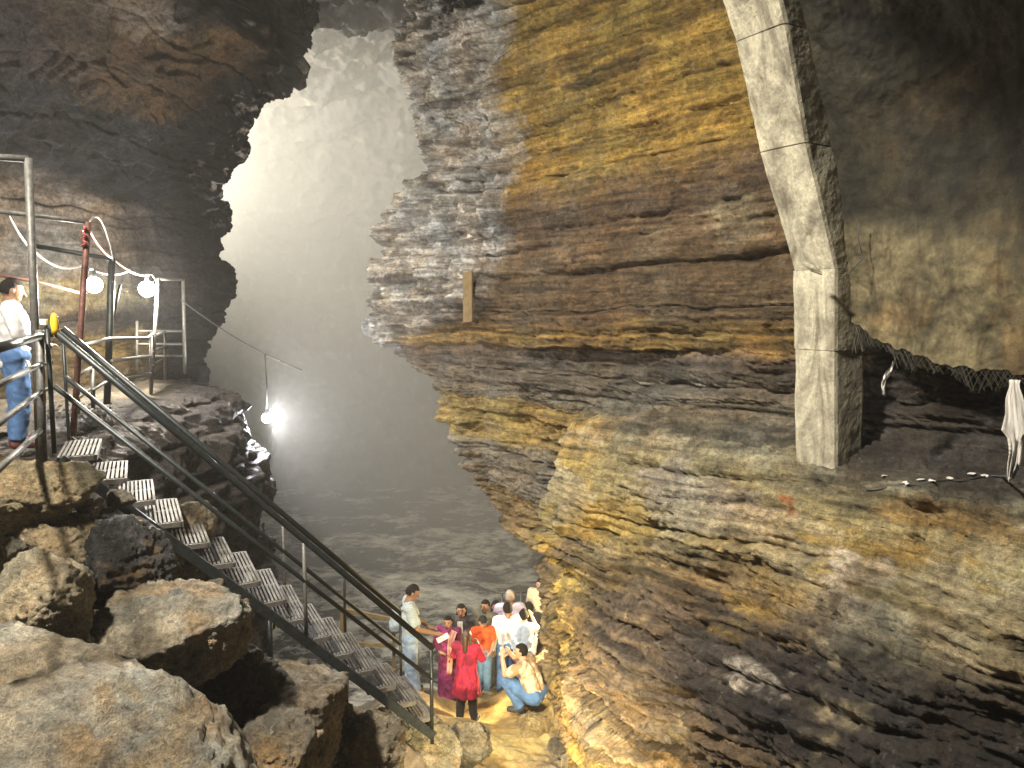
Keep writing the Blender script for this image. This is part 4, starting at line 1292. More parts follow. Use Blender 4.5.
# ------------------------------------------------------------------ lamps and cables
def floodlight(loc, aim, label, power, col=(1, 0.96, 0.9), size=0.16, emit=60, bulb_only=False, spread=150, group=None):
    loc = Vector(loc); d = (Vector(aim) - loc).normalized()
    root = empty('floodlight', tuple(loc), label, 'lamp', group)
    q = d.to_track_quat('-Z', 'Y').to_matrix().to_4x4()
    bm = bmesh.new()
    add_box(bm, (0, 0, 0.03), (size * 1.15, size * 0.9, 0.05), None, 0.008)
    for k in range(5):
        add_box(bm, (-size * 0.4 + size * 0.2 * k, 0, 0.065), (0.008, size * 0.8, 0.03))
    bmesh.ops.transform(bm, matrix=q, verts=bm.verts[:])
    bm_obj('housing', bm, M['black_plastic'], root)
    bm = bmesh.new()
    add_box(bm, (0, 0, 0.0), (size, size * 0.75, 0.012), None, 0.004)
    bmesh.ops.transform(bm, matrix=q, verts=bm.verts[:])
    bm_obj('lamp_glass', bm, emit_mat('lamp_glass', col, emit), root)
    bm = bmesh.new()
    add_tube(bm, [(-size * .6, 0, .03), (-size * .62, 0, .1), (0, 0, .13), (size * .62, 0, .1), (size * .6, 0, .03)], 0.008, 6)
    bmesh.ops.transform(bm, matrix=q, verts=bm.verts[:])
    bm_obj('bracket', bm, M['steel'], root)
    li = bpy.data.lights.new('floodlight_beam', 'AREA')
    li.shape = 'RECTANGLE'; li.size = size; li.size_y = size * 0.75
    li.energy = power; li.color = col
    li.spread = R(spread)
    lo = bpy.data.objects.new('floodlight_beam', li)
    C.objects.link(lo); lo.parent = root
    lo.location = d * 0.02
    lo.rotation_euler = d.to_track_quat('-Z', 'Y').to_euler()
    return root

def hanging_bulb(loc, label, power, col=(1, 1, 1), rad=0.095, arm=None):
    root = empty('hanging_lamp', tuple(loc), label, 'lamp')
    bm = bmesh.new()
    bmesh.ops.create_uvsphere(bm, u_segments=16, v_segments=12, radius=rad)
    bm_obj('bulb', bm, emit_mat('bulb_glass', col, power), root, smooth=True)
    bm = bmesh.new()
    add_tube(bm, [(0, 0, rad * .8), (0, 0, rad + 0.03), (0, 0, rad + 0.09)], 0.03, 10, radii=[0.045, 0.035, 0.02])
    bm_obj('bulb_socket', bm, M['black_plastic'], root)
    if arm is not None:
        e_ = np.array(arm) - np.array(loc)
        tube_obj('bracket', [(0, 0, rad + 0.085), tuple(e_ * .5 + np.array([0, 0, rad + .06])), tuple(e_)], 0.012, M['steel'], root)
    return root

POW = dict(L2=1150, L3=1700, L4=1300, LA=3500, LB=170, LC=1300)
WARM = (1.0, 0.86, 0.66)
hanging_bulb(pix(94, 285, 8.4), 'bright round bulb on the rusty post, nearer of the walkway pair', POW['L2'], (1, 0.92, 0.78), 0.085, pix(84, 280, 7.9))
hanging_bulb(pix(147, 289, 12.0), 'bright round bulb at the corner of the far square frame', POW['L3'], (1, 0.92, 0.80), 0.12, pix(157, 282, 12.2))
hanging_bulb(pix(267, 418, 15.0), 'round bright bulb hanging on a wire over the water', POW['L4'], (0.97, 0.98, 1.0))
# lamps the photo shows by their light: behind the left rock, behind the foot of the right wall, and over the viewer
floodlight(pix(35, 170, 23.5), (5, 25, 7.5), 'work floodlight hidden behind the dark overhang, lighting the mist', POW['LA'], (1, 0.945, 0.81), 0.5, 60, spread=125)
floodlight(pix(577, 588, 13.7), (0.15, 11.2, -6.4), 'warm work lamp hidden behind the foot of the ochre wall', POW['LB'], (1, 0.76, 0.38), 0.2, 30, spread=115)
floodlight((-4.5, 2.0, 6.2), (0.7, 7.5, -3.2), 'white floodlight on the entrance side above the viewer', POW['LC'], (1, 0.92, 0.79), 0.8, 12, spread=112)

floodlight((-0.1, 4.4, -3.75), (0.75, 11.0, -5.3), 'added warm floodlight, unseen below the viewer, turned to the crowd', 165, (1, 0.81, 0.45), 0.2, 40, spread=62)  # added lamp out of view, put here to light crowd and wall corner
def cable(pts, r, mat, label):
    return tag(tube_obj('cable', pts, r, M[mat], seg=6), label, 'cable')
p1, p2 = pix(181, 300, 13.8), pix(302, 370, 15.3)
line = catenary(p1, p2, 0.12)
cable(line, 0.012, 'cable_dark', 'thin dark cable stretched from the walkway out over the water')
ip = min(line, key=lambda v: abs((512 + F * v[0] / v[1]) - 266))
hb = pix(267, 418, 15.0)
cable([ip, (hb + ip) / 2 + np.array([0.02, 0, 0]), hb + np.array([0, 0, 0.14])], 0.012, 'cable_dark', 'short vertical drop cable holding the hanging bulb')
cable(catenary(pix(8, 214, 7.6), pix(35, 252, 8.5), 0.05) + catenary(pix(35, 252, 8.5), pix(82, 265, 9.5), 0.1)[1:] + catenary(pix(82, 265, 9.5), pix(128, 271, 11.5), 0.08)[1:] + catenary(pix(128, 271, 11.5), pix(150, 274, 12.2), 0.03)[1:], 0.014, 'cable_white', 'loose white cable drooping across the posts to the far floodlight')
cable(catenary(pix(86, 224, 7.6), pix(112, 258, 10.3), 0.06) + catenary(pix(112, 258, 10.3), pix(146, 276, 12), 0.05)[1:], 0.013, 'cable_red', 'red cable running from the rusty post down to the dark frame')
cable([pix(84 + 3 * math.sin(k * 2.1), 226 + 2.5 * k, 7.55) for k in range(9)], 0.012, 'cable_red', 'coil of red cable wound on top of the rusty post')
cable(catenary(pix(90, 222, 7.6), pix(113, 262, 10.3), -0.25), 0.01, 'cable_white', 'pale cable arching over from the rusty post to the dark frame')
cable([pix(861 - 3 * math.sin(k), 222 + 9 * k, 7.2) for k in range(5)] + [pix(850, 272, 7.2)], 0.006, 'cable_dark', 'loose dark wire dangling beside the bend of the pillar')

# cable and scraps lying on the ledge
dgl = bpy.context.evaluated_depsgraph_get()
def on_surface(x, y, lift=0.0):
    d_ = Vector(ray(x, y)).normalized()
    ok_, l_, n_, *_q = scene.ray_cast(dgl, d_ * 0.2, d_)
    return np.array(l_ - d_ * lift) if ok_ else None
cp_ = [on_surface(866 + 9 * k_, 489 - 0.9 * k_ + 1.5 * math.sin(k_ * 1.3), 0.012) for k_ in range(17)]
cable([p_ for p_ in cp_ if p_ is not None], 0.012, 'cable_dark', 'black cable lying along the ledge to the right of the pillar')
for k_, (x_, y_) in enumerate(((884, 477), (921, 481), (932, 482), (949, 480), (972, 475), (984, 477), (905, 484))):
    p_ = on_surface(x_, y_, 0.012)
    if p_ is None: continue
    bm = bmesh.new()
    vs_ = [bm.verts.new((0.035 * math.cos(a_) * random.uniform(.6, 1.3), 0.035 * math.sin(a_) * random.uniform(.6, 1.3), random.uniform(0, .03))) for a_ in [2 * PI * q_ / 7 for q_ in range(7)]]
    bm.faces.new(vs_)
    bmesh.ops.triangulate(bm, faces=bm.faces[:])
    bmesh.ops.solidify(bm, geom=bm.faces[:], thickness=0.004)
    tag(bm_obj('paper_scrap', bm, M['ragwhite'], loc=tuple(p_)), 'small white paper scrap lying on the ledge right of the pillar', 'litter', 'paper scraps on the ledge')

# plank leaning on the craggy corner
tq, hq = hit_plane(468, 297, O_R, D_R, N_R, lambda h: 0.0)
dgp = bpy.context.evaluated_depsgraph_get()
hits = []
for yy in (275, 297, 318):
    dv = Vector(ray(468, yy)).normalized()
    ok_, loc_, *_r = scene.ray_cast(dgp, Vector((0, 0, 0)), dv)
    if ok_: hits.append(loc_.length)
pc = np.array(Vector(ray(468, 297)).normalized() * (min(hits) - 0.06))
bm = bmesh.new()
add_box(bm, (0, 0, 0), (0.25, 0.035, 0.86), None, 0.006)
bm.verts.ensure_lookup_table()
o_ = bm_obj('wooden_plank', bm, M['wood'], loc=tuple(pc))
o_.rotation_euler = (R(-4), R(-5), math.atan2(D_R[1], D_R[0]) + PI)
tag(o_, 'short tan plank leaning upright on the grey crag of the right wall', 'plank')

# ------------------------------------------------------------------ people
SKIN = {}
def skin(c):
    if c not in SKIN: SKIN[c] = plain_mat('skin', c, 0.55, 0, 0.06, 30)
    return SKIN[c]
def cloth(c, var=0.18, name='cloth'):
    return plain_mat(name, c, 0.9, 0, var, 9, 0.25)
def pattern_cloth(c1, c2, scale=14, stretch=(1, 1, 1), th=(0.45, 0.55)):
    m, nt, b = new_mat('patterned_cloth')
    co = nt.nodes.new('ShaderNodeTexCoord').outputs['Object']
    n = tex_noise(nt, co, scale, 4, 0.6, 0.3, stretch=stretch)
    nt.links.new(ramp(nt, n, ((th[0], c1), (th[1], c2))), b.inputs['Base Color'])
    b.inputs['Roughness'].default_value = 0.85
    return m
def stripe_cloth(c1, c2, freq):
    m, nt, b = new_mat('striped_cloth')
    co = nt.nodes.new('ShaderNodeTexCoord').outputs['Object']
    wv = nt.nodes.new('ShaderNodeTexWave')
    wv.bands_direction = 'Z'
    wv.inputs['Scale'].default_value = freq
    wv.inputs['Distortion'].default_value = 0.6
    nt.links.new(co, wv.inputs['Vector'])
    nt.links.new(ramp(nt, wv.outputs['Fac'], ((0.35, c1), (0.65, c2))), b.inputs['Base Color'])
    b.inputs['Roughness'].default_value = 0.85
    return m
HAIR = plain_mat('black_hair', (0.012, 0.01, 0.009), 0.75, 0, 0.3, 60, 1.0, 0.2)
HAIRB = plain_mat('brown_hair', (0.07, 0.035, 0.02), 0.45, 0, 0.3, 60)
DARKSHOE = plain_mat('dark_shoe', (0.03, 0.03, 0.035), 0.6)
WHITESHOE = plain_mat('white_shoe', (0.6, 0.58, 0.55), 0.6)
MAROON = plain_mat('maroon_shoe', (0.09, 0.025, 0.025), 0.6)
DENIM = cloth((0.07, 0.15, 0.32), 0.3, 'denim')
PALEDENIM = cloth((0.28, 0.38, 0.52), 0.3, 'pale_denim')
EYE = plain_mat('eye', (0.02, 0.015, 0.012), 0.2)
LIP = plain_mat('lip', (0.22, 0.07, 0.06), 0.5)

def cone(bm, p, q, r1, r2, seg=12, flat=(False, False), sq=1.0):
    """round ended tapering limb; sq squashes it front to back"""
    p, q = Vector(p), Vector(q)
    a, b, d = frame_of(q - p)
    prof = []
    if flat[0]: prof.append((p, r1))
    else:
        for k in range(5):
            t = PI / 2 * (1 - k / 4)
            prof.append((p - d * (r1 * math.sin(t)), max(r1 * math.cos(t), r1 * 0.04)))
    if flat[1]: prof.append((q, r2))
    else:
        for k in range(5):
            t = PI / 2 * k / 4
            prof.append((q + d * (r2 * math.sin(t)), max(r2 * math.cos(t), r2 * 0.04)))
    rings = []
    for c, r in prof:
        rings.append([bm.verts.new(c + (a * math.cos(2 * PI * k / seg) + b * math.sin(2 * PI * k / seg)) * r) for k in range(seg)])
    for i in range(len(rings) - 1):
        for k in range(seg):
            bm.faces.new((rings[i][k], rings[i][(k + 1) % seg], rings[i + 1][(k + 1) % seg], rings[i + 1][k]))
    bm.faces.new(rings[0][::-1]); bm.faces.new(rings[-1])

def ell(bm, c, r, rot=None, seg=16):
    vs = bmesh.ops.create_uvsphere(bm, u_segments=seg, v_segments=seg * 3 // 4, radius=1.0)['verts']
    bmesh.ops.scale(bm, vec=r, verts=vs)
    if rot is not None: bmesh.ops.transform(bm, matrix=rot, verts=vs)
    bmesh.ops.translate(bm, vec=c, verts=vs)

def loft(bm, rings, seg=28, fold=0.0, nf=9, ph=0.0, cap=True):
    """rings: (centre, rx, ry); vertical folds grow towards the hem"""
    R_ = []
    n = len(rings)
    for i, (c, rx, ry) in enumerate(rings):
        f = (i / (n - 1)) ** 1.3
        row = []
        for k in range(seg):
            a = 2 * PI * k / seg
            m = 1 + fold * f * (math.sin(a * nf + ph) + 0.6 * math.sin(a * (nf // 2 + 1) + 1.7 * ph))
            row.append(bm.verts.new((c[0] + rx * m * math.cos(a), c[1] + ry * m * math.sin(a), c[2])))
        R_.append(row)
    for i in range(n - 1):
        for k in range(seg):
            bm.faces.new((R_[i][k], R_[i][(k + 1) % seg], R_[i + 1][(k + 1) % seg], R_[i + 1][k]))
    if cap:
        bm.faces.new(R_[0][::-1]); bm.faces.new(R_[-1])

def fuse(name, bm, mat, parent, voxel, smooth=4, wrinkle=0.0, seed=0, scale=1.0):
    """one continuous surface out of overlapping limbs"""
    bmesh.ops.recalc_face_normals(bm, faces=bm.faces[:])
    me = bpy.data.meshes.new(name)
    bm.to_mesh(me); bm.free()
    o = bpy.data.objects.new(name, me)
    C.objects.link(o)
    md = o.modifiers.new('r', 'REMESH'); md.mode = 'VOXEL'; md.voxel_size = voxel
    if smooth:
        ms = o.modifiers.new('s', 'SMOOTH'); ms.iterations = smooth; ms.factor = 0.5
    dg = bpy.context.evaluated_depsgraph_get()
    dg.update()
    me2 = bpy.data.meshes.new_from_object(o.evaluated_get(dg), depsgraph=dg)
    bpy.data.objects.remove(o)
    bpy.data.meshes.remove(me)
    me2.name = name
    if wrinkle:
        n = len(me2.vertices)
        V = np.empty(n * 3, np.float32); me2.vertices.foreach_get('co', V); V = V.reshape(-1, 3)
        N = np.empty(n * 3, np.float32); me2.vertices.foreach_get('normal', N); N = N.reshape(-1, 3)
        d = wrinkle * (fbm(V, 3, 5 / scale, off=seed, stretch=(1.6, 1.6, 0.8)) + 0.8 * ridged(V, 2, 4 / scale, off=seed + 9, stretch=(1.2, 1.2, 1.6)) + 0.45)
        V = V + N * d[:, None]
        me2.vertices.foreach_set('co', V.reshape(-1).astype(np.float32))
        me2.update()
    return link(me2, name, mat, parent, smooth=True)

BASEJ = dict(pelvis=(0, 0, .53), waist=(0, .005, .62), chest=(0, .005, .735), neck=(0, -.008, .83), head=(0, .012, .908),
             shL=(-.108, 0, .80), elL=(-.138, -.015, .635), wrL=(-.142, .03, .49), haL=(-.140, .045, .44),
             shR=(.108, 0, .80), elR=(.138, -.015, .635), wrR=(.142, .03, .49), haR=(.140, .045, .44),
             hipL=(-.05, 0, .52), knL=(-.056, .012, .285), anL=(-.058, -.01, .045), toL=(-.066, .085, .018),
             hipR=(.05, 0, .52), knR=(.056, .012, .285), anR=(.058, -.01, .045), toR=(.066, .085, .018))

def person(px, py, Y, H, yaw, label, sk=(.26, .145, .085), J=None, wide=1.0, top=None, sleeves='long', hem=.50, bottom=None, skirt=None, shoes=None, hair='short', hairmat=None,
           face=False, cap=None, scarf=None, head_tilt=0.0, head_turn=0.0, seed=1, z=None, group='visitors gathered on the sandy ground at the foot of the stairs', drape=None):
    H *= 1.045
    base = pix(px, py, Y)
    root = empty('person', tuple(base), label, 'person', group, rz=yaw)
    j = {k: np.array(v, float) for k, v in BASEJ.items()}
    for k, v in (J or {}).items(): j[k] = np.array(v, float)
    for k in j: j[k] = j[k] * H * np.array([wide if k not in ('head',) else 1, 1, 1])
    g = lambda k: Vector(j[k])
    # ---- body
    bm = bmesh.new()
    s = H
    cone(bm, g('hipL'), g('hipR'), .066 * s, .066 * s)
    for sx in (-1, 1):
        cone(bm, g('pelvis') + Vector((sx * .03 * s * wide, 0, 0)), g('chest') + Vector((sx * .04 * s * wide, 0, 0)), .056 * s * wide, .064 * s * wide)
    cone(bm, g('shL').lerp(g('chest'), .15), g('shR').lerp(g('chest'), .15), .042 * s, .042 * s)
    cone(bm, g('chest'), g('neck'), .06 * s, .034 * s)
    cone(bm, g('neck') - Vector((0, 0, .01 * s)), g('head') - Vector((0, .008 * s, .02 * s)), .038 * s, .036 * s)
    HM = Matrix.Rotation(head_turn, 4, 'Z') @ Matrix.Rotation(head_tilt, 4, 'X')
    hd = g('head')
    def hp(x, y, z_): return hd + HM.to_3x3() @ Vector((x * s, y * s, z_ * s))
    ell(bm, hd, (.047 * s, .056 * s, .062 * s), HM)
    ell(bm, hp(0, .018, -.034), (.034 * s, .036 * s, .036 * s), HM)
    cone(bm, hp(0, .05, .008), hp(0, .066, -.018), .006 * s, .010 * s, 8)
    for sx in (-1, 1):
        ell(bm, hp(sx * .047, -.002, -.004), (.007 * s, .012 * s, .018 * s), HM, 8)
    for S in 'LR':
        sx = -1 if S == 'L' else 1
        cone(bm, g('sh' + S), g('el' + S), .034 * s, .026 * s)
        cone(bm, g('el' + S), g('wr' + S), .026 * s, .0175 * s)
        w_, h_ = g('wr' + S), g('ha' + S)
        d = (h_ - w_).normalized()
        a, b, _ = frame_of(d)
        cone(bm, w_, w_ + d * .045 * s, .016 * s, .019 * s)
        for k in range(4):
            off = a * ((k - 1.5) * .0105 * s)
            st = w_ + d * .045 * s + off
            ln = (.040, .046, .043, .034)[k] * s
            mid = st + d * ln * .55 + b * .004 * s
            cone(bm, st, mid, .0062 * s, .0056 * s, 6)
            cone(bm, mid, mid + (d * .8 - b * .5).normalized() * ln * .5, .0056 * s, .0046 * s, 6)
        th0 = w_ + d * .018 * s + a * (.015 * s)
        cone(bm, th0, th0 + (d * .7 + a * .8).normalized() * .035 * s, .0075 * s, .0055 * s, 6)
        cone(bm, g('hip' + S), g('kn' + S), .060 * s, .040 * s)
        cone(bm, g('kn' + S), g('an' + S), .040 * s, .024 * s)
        cone(bm, g('an' + S), g('to' + S), .024 * s, .018 * s)
    fuse('body', bm, skin(sk), root, .0075, 3)
    # ---- face details
    if face:
        for sx in (-1, 1):
            bm = bmesh.new()
            ell(bm, hp(sx * .019, .0505, .004), (.0085 * s, .004 * s, .0042 * s), HM, 8)
            bm_obj('eye', bm, EYE, root, smooth=True)
        bm = bmesh.new()
        ell(bm, hp(0, .0525, -.040), (.014 * s, .004 * s, .0042 * s), HM, 8)
        bm_obj('mouth', bm, LIP, root, smooth=True)
        for sx in (-1, 1):
            bm = bmesh.new()
            cone(bm, hp(sx * .009, .0535, .017), hp(sx * .029, .046, .016), .0025 * s, .002 * s, 6)
            bm_obj('eyebrow', bm, HAIR, root, smooth=True)
    # ---- hair
    if hair:
        bm = bmesh.new()
        ell(bm, Vector((0, 0, 0)), (.0505, .0595, .0655), None, 32)
        bm.verts.ensure_lookup_table()
        kill = []
        for v in bm.verts:
            x, y, z_ = v.co
            lim = .026 if y > .02 else (.0 if y > -.01 else -.034)
            if hair == 'thin': lim = .02 if y > -.02 else -.03
            if z_ < lim: kill.append(v)
            else:
                k = 1 + .07 * pnoise(np.array([[x * 90 + seed, y * 90, z_ * 90]]))[0] + .05 * pnoise(np.array([[x * 40 + seed, y * 40, z_ * 40]]))[0]
                v.co = v.co * float(k)
        bmesh.ops.delete(bm, geom=kill, context='VERTS')
        bmesh.ops.solidify(bm, geom=bm.faces[:], thickness=.006)
        if hair == 'long':
            cone(bm, (0, -.045, .0), (0, -.06, -.13), .034, .026)
            for sx in (-1, 1): cone(bm, (sx * .042, -.012, .01), (sx * .045, -.03, -.09), .016, .014)
        if hair == 'bun':
            ell(bm, Vector((0, -.066, -.01)), (.028, .024, .028))
            for sx in (-1, 1): cone(bm, (sx * .044, -.008, .01), (sx * .04, -.03, -.035), .012, .012)
        bmesh.ops.scale(bm, vec=(s, s, s), verts=bm.verts[:])
        bmesh.ops.transform(bm, matrix=HM, verts=bm.verts[:])
        bmesh.ops.translate(bm, vec=hd + HM.to_3x3() @ Vector((0, -.004 * s, .004 * s)), verts=bm.verts[:])
        bm_obj('hair', bm, hairmat or HAIR, root, smooth=True)
    if cap:
        bm = bmesh.new()
        ell(bm, Vector((0, 0, .012)), (.055, .064, .066), None, 24)
        bmesh.ops.delete(bm, geom=[v for v in bm.verts if v.co.z < .022], context='VERTS')
        bmesh.ops.solidify(bm, geom=bm.faces[:], thickness=.006)
        add_box(bm, (0, .072, .026), (.07, .05, .008), Matrix.Rotation(-.25, 4, 'X'), .003)
        bmesh.ops.scale(bm, vec=(s, s, s), verts=bm.verts[:])
        bmesh.ops.transform(bm, matrix=HM, verts=bm.verts[:])
        bmesh.ops.translate(bm, vec=hd, verts=bm.verts[:])
        bm_obj('cap', bm, cap, root, smooth=True)
    if scarf:
        bm = bmesh.new()
        ell(bm, Vector((0, -.006, .0)), (.058, .064, .072), None, 32)
        bmesh.ops.delete(bm, geom=[v for v in bm.verts if v.co.y > .028 and v.co.z < .045 and abs(v.co.x) < .042], context='VERTS')
        bmesh.ops.solidify(bm, geom=bm.faces[:], thickness=.006)
        cone(bm, (0, -.03, -.05), (0, -.04, -.13), .055, .075)
        bmesh.ops.scale(bm, vec=(s, s, s), verts=bm.verts[:])
        bmesh.ops.transform(bm, matrix=HM, verts=bm.verts[:])
        bmesh.ops.translate(bm, vec=hd, verts=bm.verts[:])
        bm_obj('head_scarf', bm, scarf, root, smooth=True)
    # ---- clothes
    if top:
        bm = bmesh.new()
        pel, wa, ch, nk = g('pelvis'), g('waist'), g('chest'), g('neck')
        for sx in (-1, 1):
            o1 = Vector((sx * .036 * s * wide, 0, 0))
            cone(bm, pel + o1 - (wa - pel).normalized() * ((.53 - hem) * s), ch + o1, .066 * s * wide, .071 * s * wide, 16, (True, False))
        cone(bm, g('shL').lerp(ch, .1), g('shR').lerp(ch, .1), .047 * s, .047 * s)
        cone(bm, ch, nk - Vector((0, 0, .005 * s)), .066 * s, .036 * s, 14, (False, True))
        for S in 'LR':
            cone(bm, g('sh' + S), g('sh' + S).lerp(g('el' + S), 1.0 if sleeves == 'long' else .8), .043 * s, .037 * s, 12, (False, sleeves != 'long'))
            if sleeves == 'long':
                cone(bm, g('el' + S), g('el' + S).lerp(g('wr' + S), .93), .037 * s, .026 * s, 12, (False, True))
        if skirt:
            hemz, rx, ry, fold = skirt
            c0 = wa
            rings = []
            for i in range(9):
                f = i / 8
                zz = wa[2] * (1 - f) + hemz * s * f
                k = f ** .8
                rings.append(((pel[0] * min(1, f * 2) + wa[0] * max(0, 1 - f * 2), wa[1] * (1 - f) + pel[1] * f, zz), (.098 * (1 - k) + rx * k) * s * wide, (.078 * (1 - k) + ry * k) * s))
            loft(bm, rings, 48, fold, 10, seed)
        fuse('dress' if skirt else 'shirt', bm, top, root, .011, 3, .009 * s, seed)
    if bottom:
        bm = bmesh.new()
        hr_ = .073 if not skirt else .05
        cone(bm, g('hipL') + Vector((0, 0, .01 * s)), g('hipR') + Vector((0, 0, .01 * s)), hr_ * s, hr_ * s)
        for S in 'LR':
            cone(bm, g('hip' + S), g('kn' + S), (.068 if not skirt else .05) * s, .051 * s)
            e_ = g('kn' + S).lerp(g('an' + S), .96)
            cone(bm, g('kn' + S), e_, .050 * s, (.042 if bottom not in (BLACKLEG,) else .030) * s, 12, (False, True))
        fuse('trousers', bm, bottom, root, .011, 3, .008 * s, seed + 4)
    if shoes:
        for S in 'LR':
            bm = bmesh.new()
            a_, t_ = g('an' + S), g('to' + S)
            d = (t_ - a_); d.z = 0; d.normalize()
            gz = min(a_.z, t_.z) - .02 * s
            cone(bm, Vector((a_.x, a_.y, gz + .026 * s)) - d * .012 * s, Vector((t_.x, t_.y, gz + .022 * s)) + d * .01 * s, .032 * s, .027 * s)
            cone(bm, Vector((a_.x, a_.y, gz + .03 * s)), Vector((a_.x, a_.y, gz + .07 * s)), .033 * s, .030 * s, 12, (False, True))
            for v in bm.verts: v.co.z = max(v.co.z, gz + .002 * s)
            fuse('shoe', bm, shoes, root, .009, 2)
    if drape:
        bm = bmesh.new()
        pts = [Vector(np.array(p) * H) for p in drape[0]]
        n = len(pts)
        rows = []
        for i, p in enumerate(pts):
            d = pts[min(i + 1, n - 1)] - pts[max(i - 1, 0)]
            a = d.cross(Vector((0, 1, 0))).normalized() if abs(d.normalized().y) < .9 else Vector((1, 0, 0))
            rows.append([bm.verts.new(p + a * ((k / 6 - .5) * drape[2] * H) + Vector((0, .008 * H * math.sin(k * 2.2 + i), 0))) for k in range(7)])
        for i in range(n - 1):
            for k in range(6): bm.faces.new((rows[i][k], rows[i][k + 1], rows[i + 1][k + 1], rows[i + 1][k]))
        bmesh.ops.subdivide_edges(bm, edges=bm.edges[:], cuts=2, use_grid_fill=True, smooth=1)
        bmesh.ops.solidify(bm, geom=bm.faces[:], thickness=.008)
        bm_obj('dupatta', bm, drape[1], root, smooth=True)
    return root

BLACKLEG = cloth((0.015, 0.014, 0.016), 0.2, 'black_leggings')
def world_of(root, p, H):
    c, s_ = math.cos(root.rotation_euler.z), math.sin(root.rotation_euler.z)
    p = np.array(p) * H
    return np.array(root.location) + np.array([p[0] * c - p[1] * s_, p[0] * s_ + p[1] * c, p[2]])

# man on the platform
person(20, 447, 7.9, 1.73, R(-55), 'man in a white shirt and blue jeans standing on the platform beside the gate frame', J=dict(elR=(.16, .03, .65), wrR=(.13, .13, .585), haR=(.11, .18, .59), elL=(-.15, .0, .64), wrL=(-.12, .10, .55), haL=(-.10, .15, .54)),
       top=cloth((.66, .66, .66), .06), hem=.47, bottom=DENIM, shoes=MAROON, head_tilt=R(-14), seed=3, hairmat=HAIR, group='people in the cave')
# man with the backpack
H1 = 1.80
p1 = person(410, 694, 11.9, H1, R(-78), 'man with a backpack, striped pale T-shirt and light jeans looking down at the stair end', sleeves='short', top=stripe_cloth((.42, .46, .46), (.30, .36, .38), 14), hem=.46,
            bottom=PALEDENIM, shoes=DARKSHOE, head_tilt=R(-28), seed=5, J=dict(head=(0, .035, .915), elR=(.15, .06, .64), wrR=(.13, .20, .585), haR=(.12, .245, .575), elL=(-.14, .06, .64), wrL=(-.09, .17, .56), haL=(-.07, .21, .55), knL=(-.056, .03, .285), anR=(.06, .05, .045), toR=(.068, .145, .018)))
bm = bmesh.new()
for (c, r) in (((0, 0, 0), (.085, .048, .115)), ((0, -.03, -.035), (.065, .03, .06)), ((0, .0, .075), (.07, .042, .05))):
    ell(bm, Vector(c) * H1, tuple(np.array(r) * H1))
bp = empty('backpack', tuple(world_of(p1, (0, -.115, .70), H1)), 'pale blue grey backpack on the back of the man at the stair end', 'backpack', rz=R(-78))
fuse('pack_body', bm, cloth((.33, .40, .45), .12), bp, .011, 4, .012, 4)
for sx in (-1, 1):
    bm = bmesh.new()
    add_tube(bm, [Vector((sx * .05, .02, .10)) * H1, Vector((sx * .075, .11, .145)) * H1, Vector((sx * .085, .20, .06)) * H1, Vector((sx * .09, .17, -.03)) * H1, Vector((sx * .07, .02, -.085)) * H1], .012, 8)
    bm_obj('strap', bm, plain_mat('dark_strap', (.05, .07, .09), .8), bp, smooth=True)
bm = bmesh.new()
add_box(bm, (0, 0, 0), (.012, .20, .09), Matrix.Rotation(R(25), 4, 'X'), .003)
tag(bm_obj('paper_card', bm, M['white_plastic'], loc=tuple(world_of(p1, (.12, .29, .555), H1))), 'folded white card in the hand of the man with the backpack', 'card').rotation_euler = (0, 0, R(-78))

# women and children in the front
PEACH = cloth((.62, .33, .25), .15)
person(449, 698, 12.5, 1.44, R(168), 'woman in a long purple dress with a peach scarf, standing nearest the stair end', top=pattern_cloth((.13, .012, .055), (.26, .03, .13), 10), skirt=(.03, .125, .105, .05), sleeves='long', hem=.5, hair='bun', face=True, seed=7, shoes=DARKSHOE,
       sk=(.34, .19, .115), J=dict(elR=(.14, .01, .65), wrR=(.08, .09, .585), haR=(.03, .105, .575), elL=(-.14, .01, .65), wrL=(-.09, .09, .575), haL=(-.04, .11, .56)),
       drape=([(-.09, .06, .83), (-.065, .088, .76), (-.05, .092, .66), (-.045, .095, .56), (-.04, .10, .45), (-.035, .11, .34)], PEACH, .07))
person(462, 690, 13.1, 1.58, R(175), 'woman in a dark jacket over a white top, standing behind the woman in purple', top=pattern_cloth((.025, .025, .03), (.07, .06, .055), 6), sleeves='long', hem=.44, bottom=cloth((.03, .03, .04)), shoes=DARKSHOE, hair='long', face=True, seed=9, sk=(.36, .2, .12),
       drape=([(.0, .085, .81), (.0, .098, .72), (.0, .096, .62), (.0, .095, .52)], cloth((.55, .5, .45), .1), .055))
person(467, 722, 11.4, 1.47, R(-14), 'woman in a crimson knee length tunic and black leggings, turned away with raised hands', top=pattern_cloth((.42, .012, .045), (.20, .006, .03), 9, (1, 1, .35)), skirt=(.30, .135, .115, .06), sleeves='long', hem=.5, bottom=BLACKLEG, shoes=DARKSHOE, hair='long', hairmat=HAIRB, seed=11,
       sk=(.33, .18, .11), J=dict(elR=(.145, .05, .68), wrR=(.08, .14, .76), haR=(.05, .17, .80), elL=(-.145, .05, .68), wrL=(-.08, .14, .76), haL=(-.05, .17, .80), anL=(-.075, -.01, .045), toL=(-.085, .085, .018), anR=(.075, -.01, .045), toR=(.085, .085, .018)))
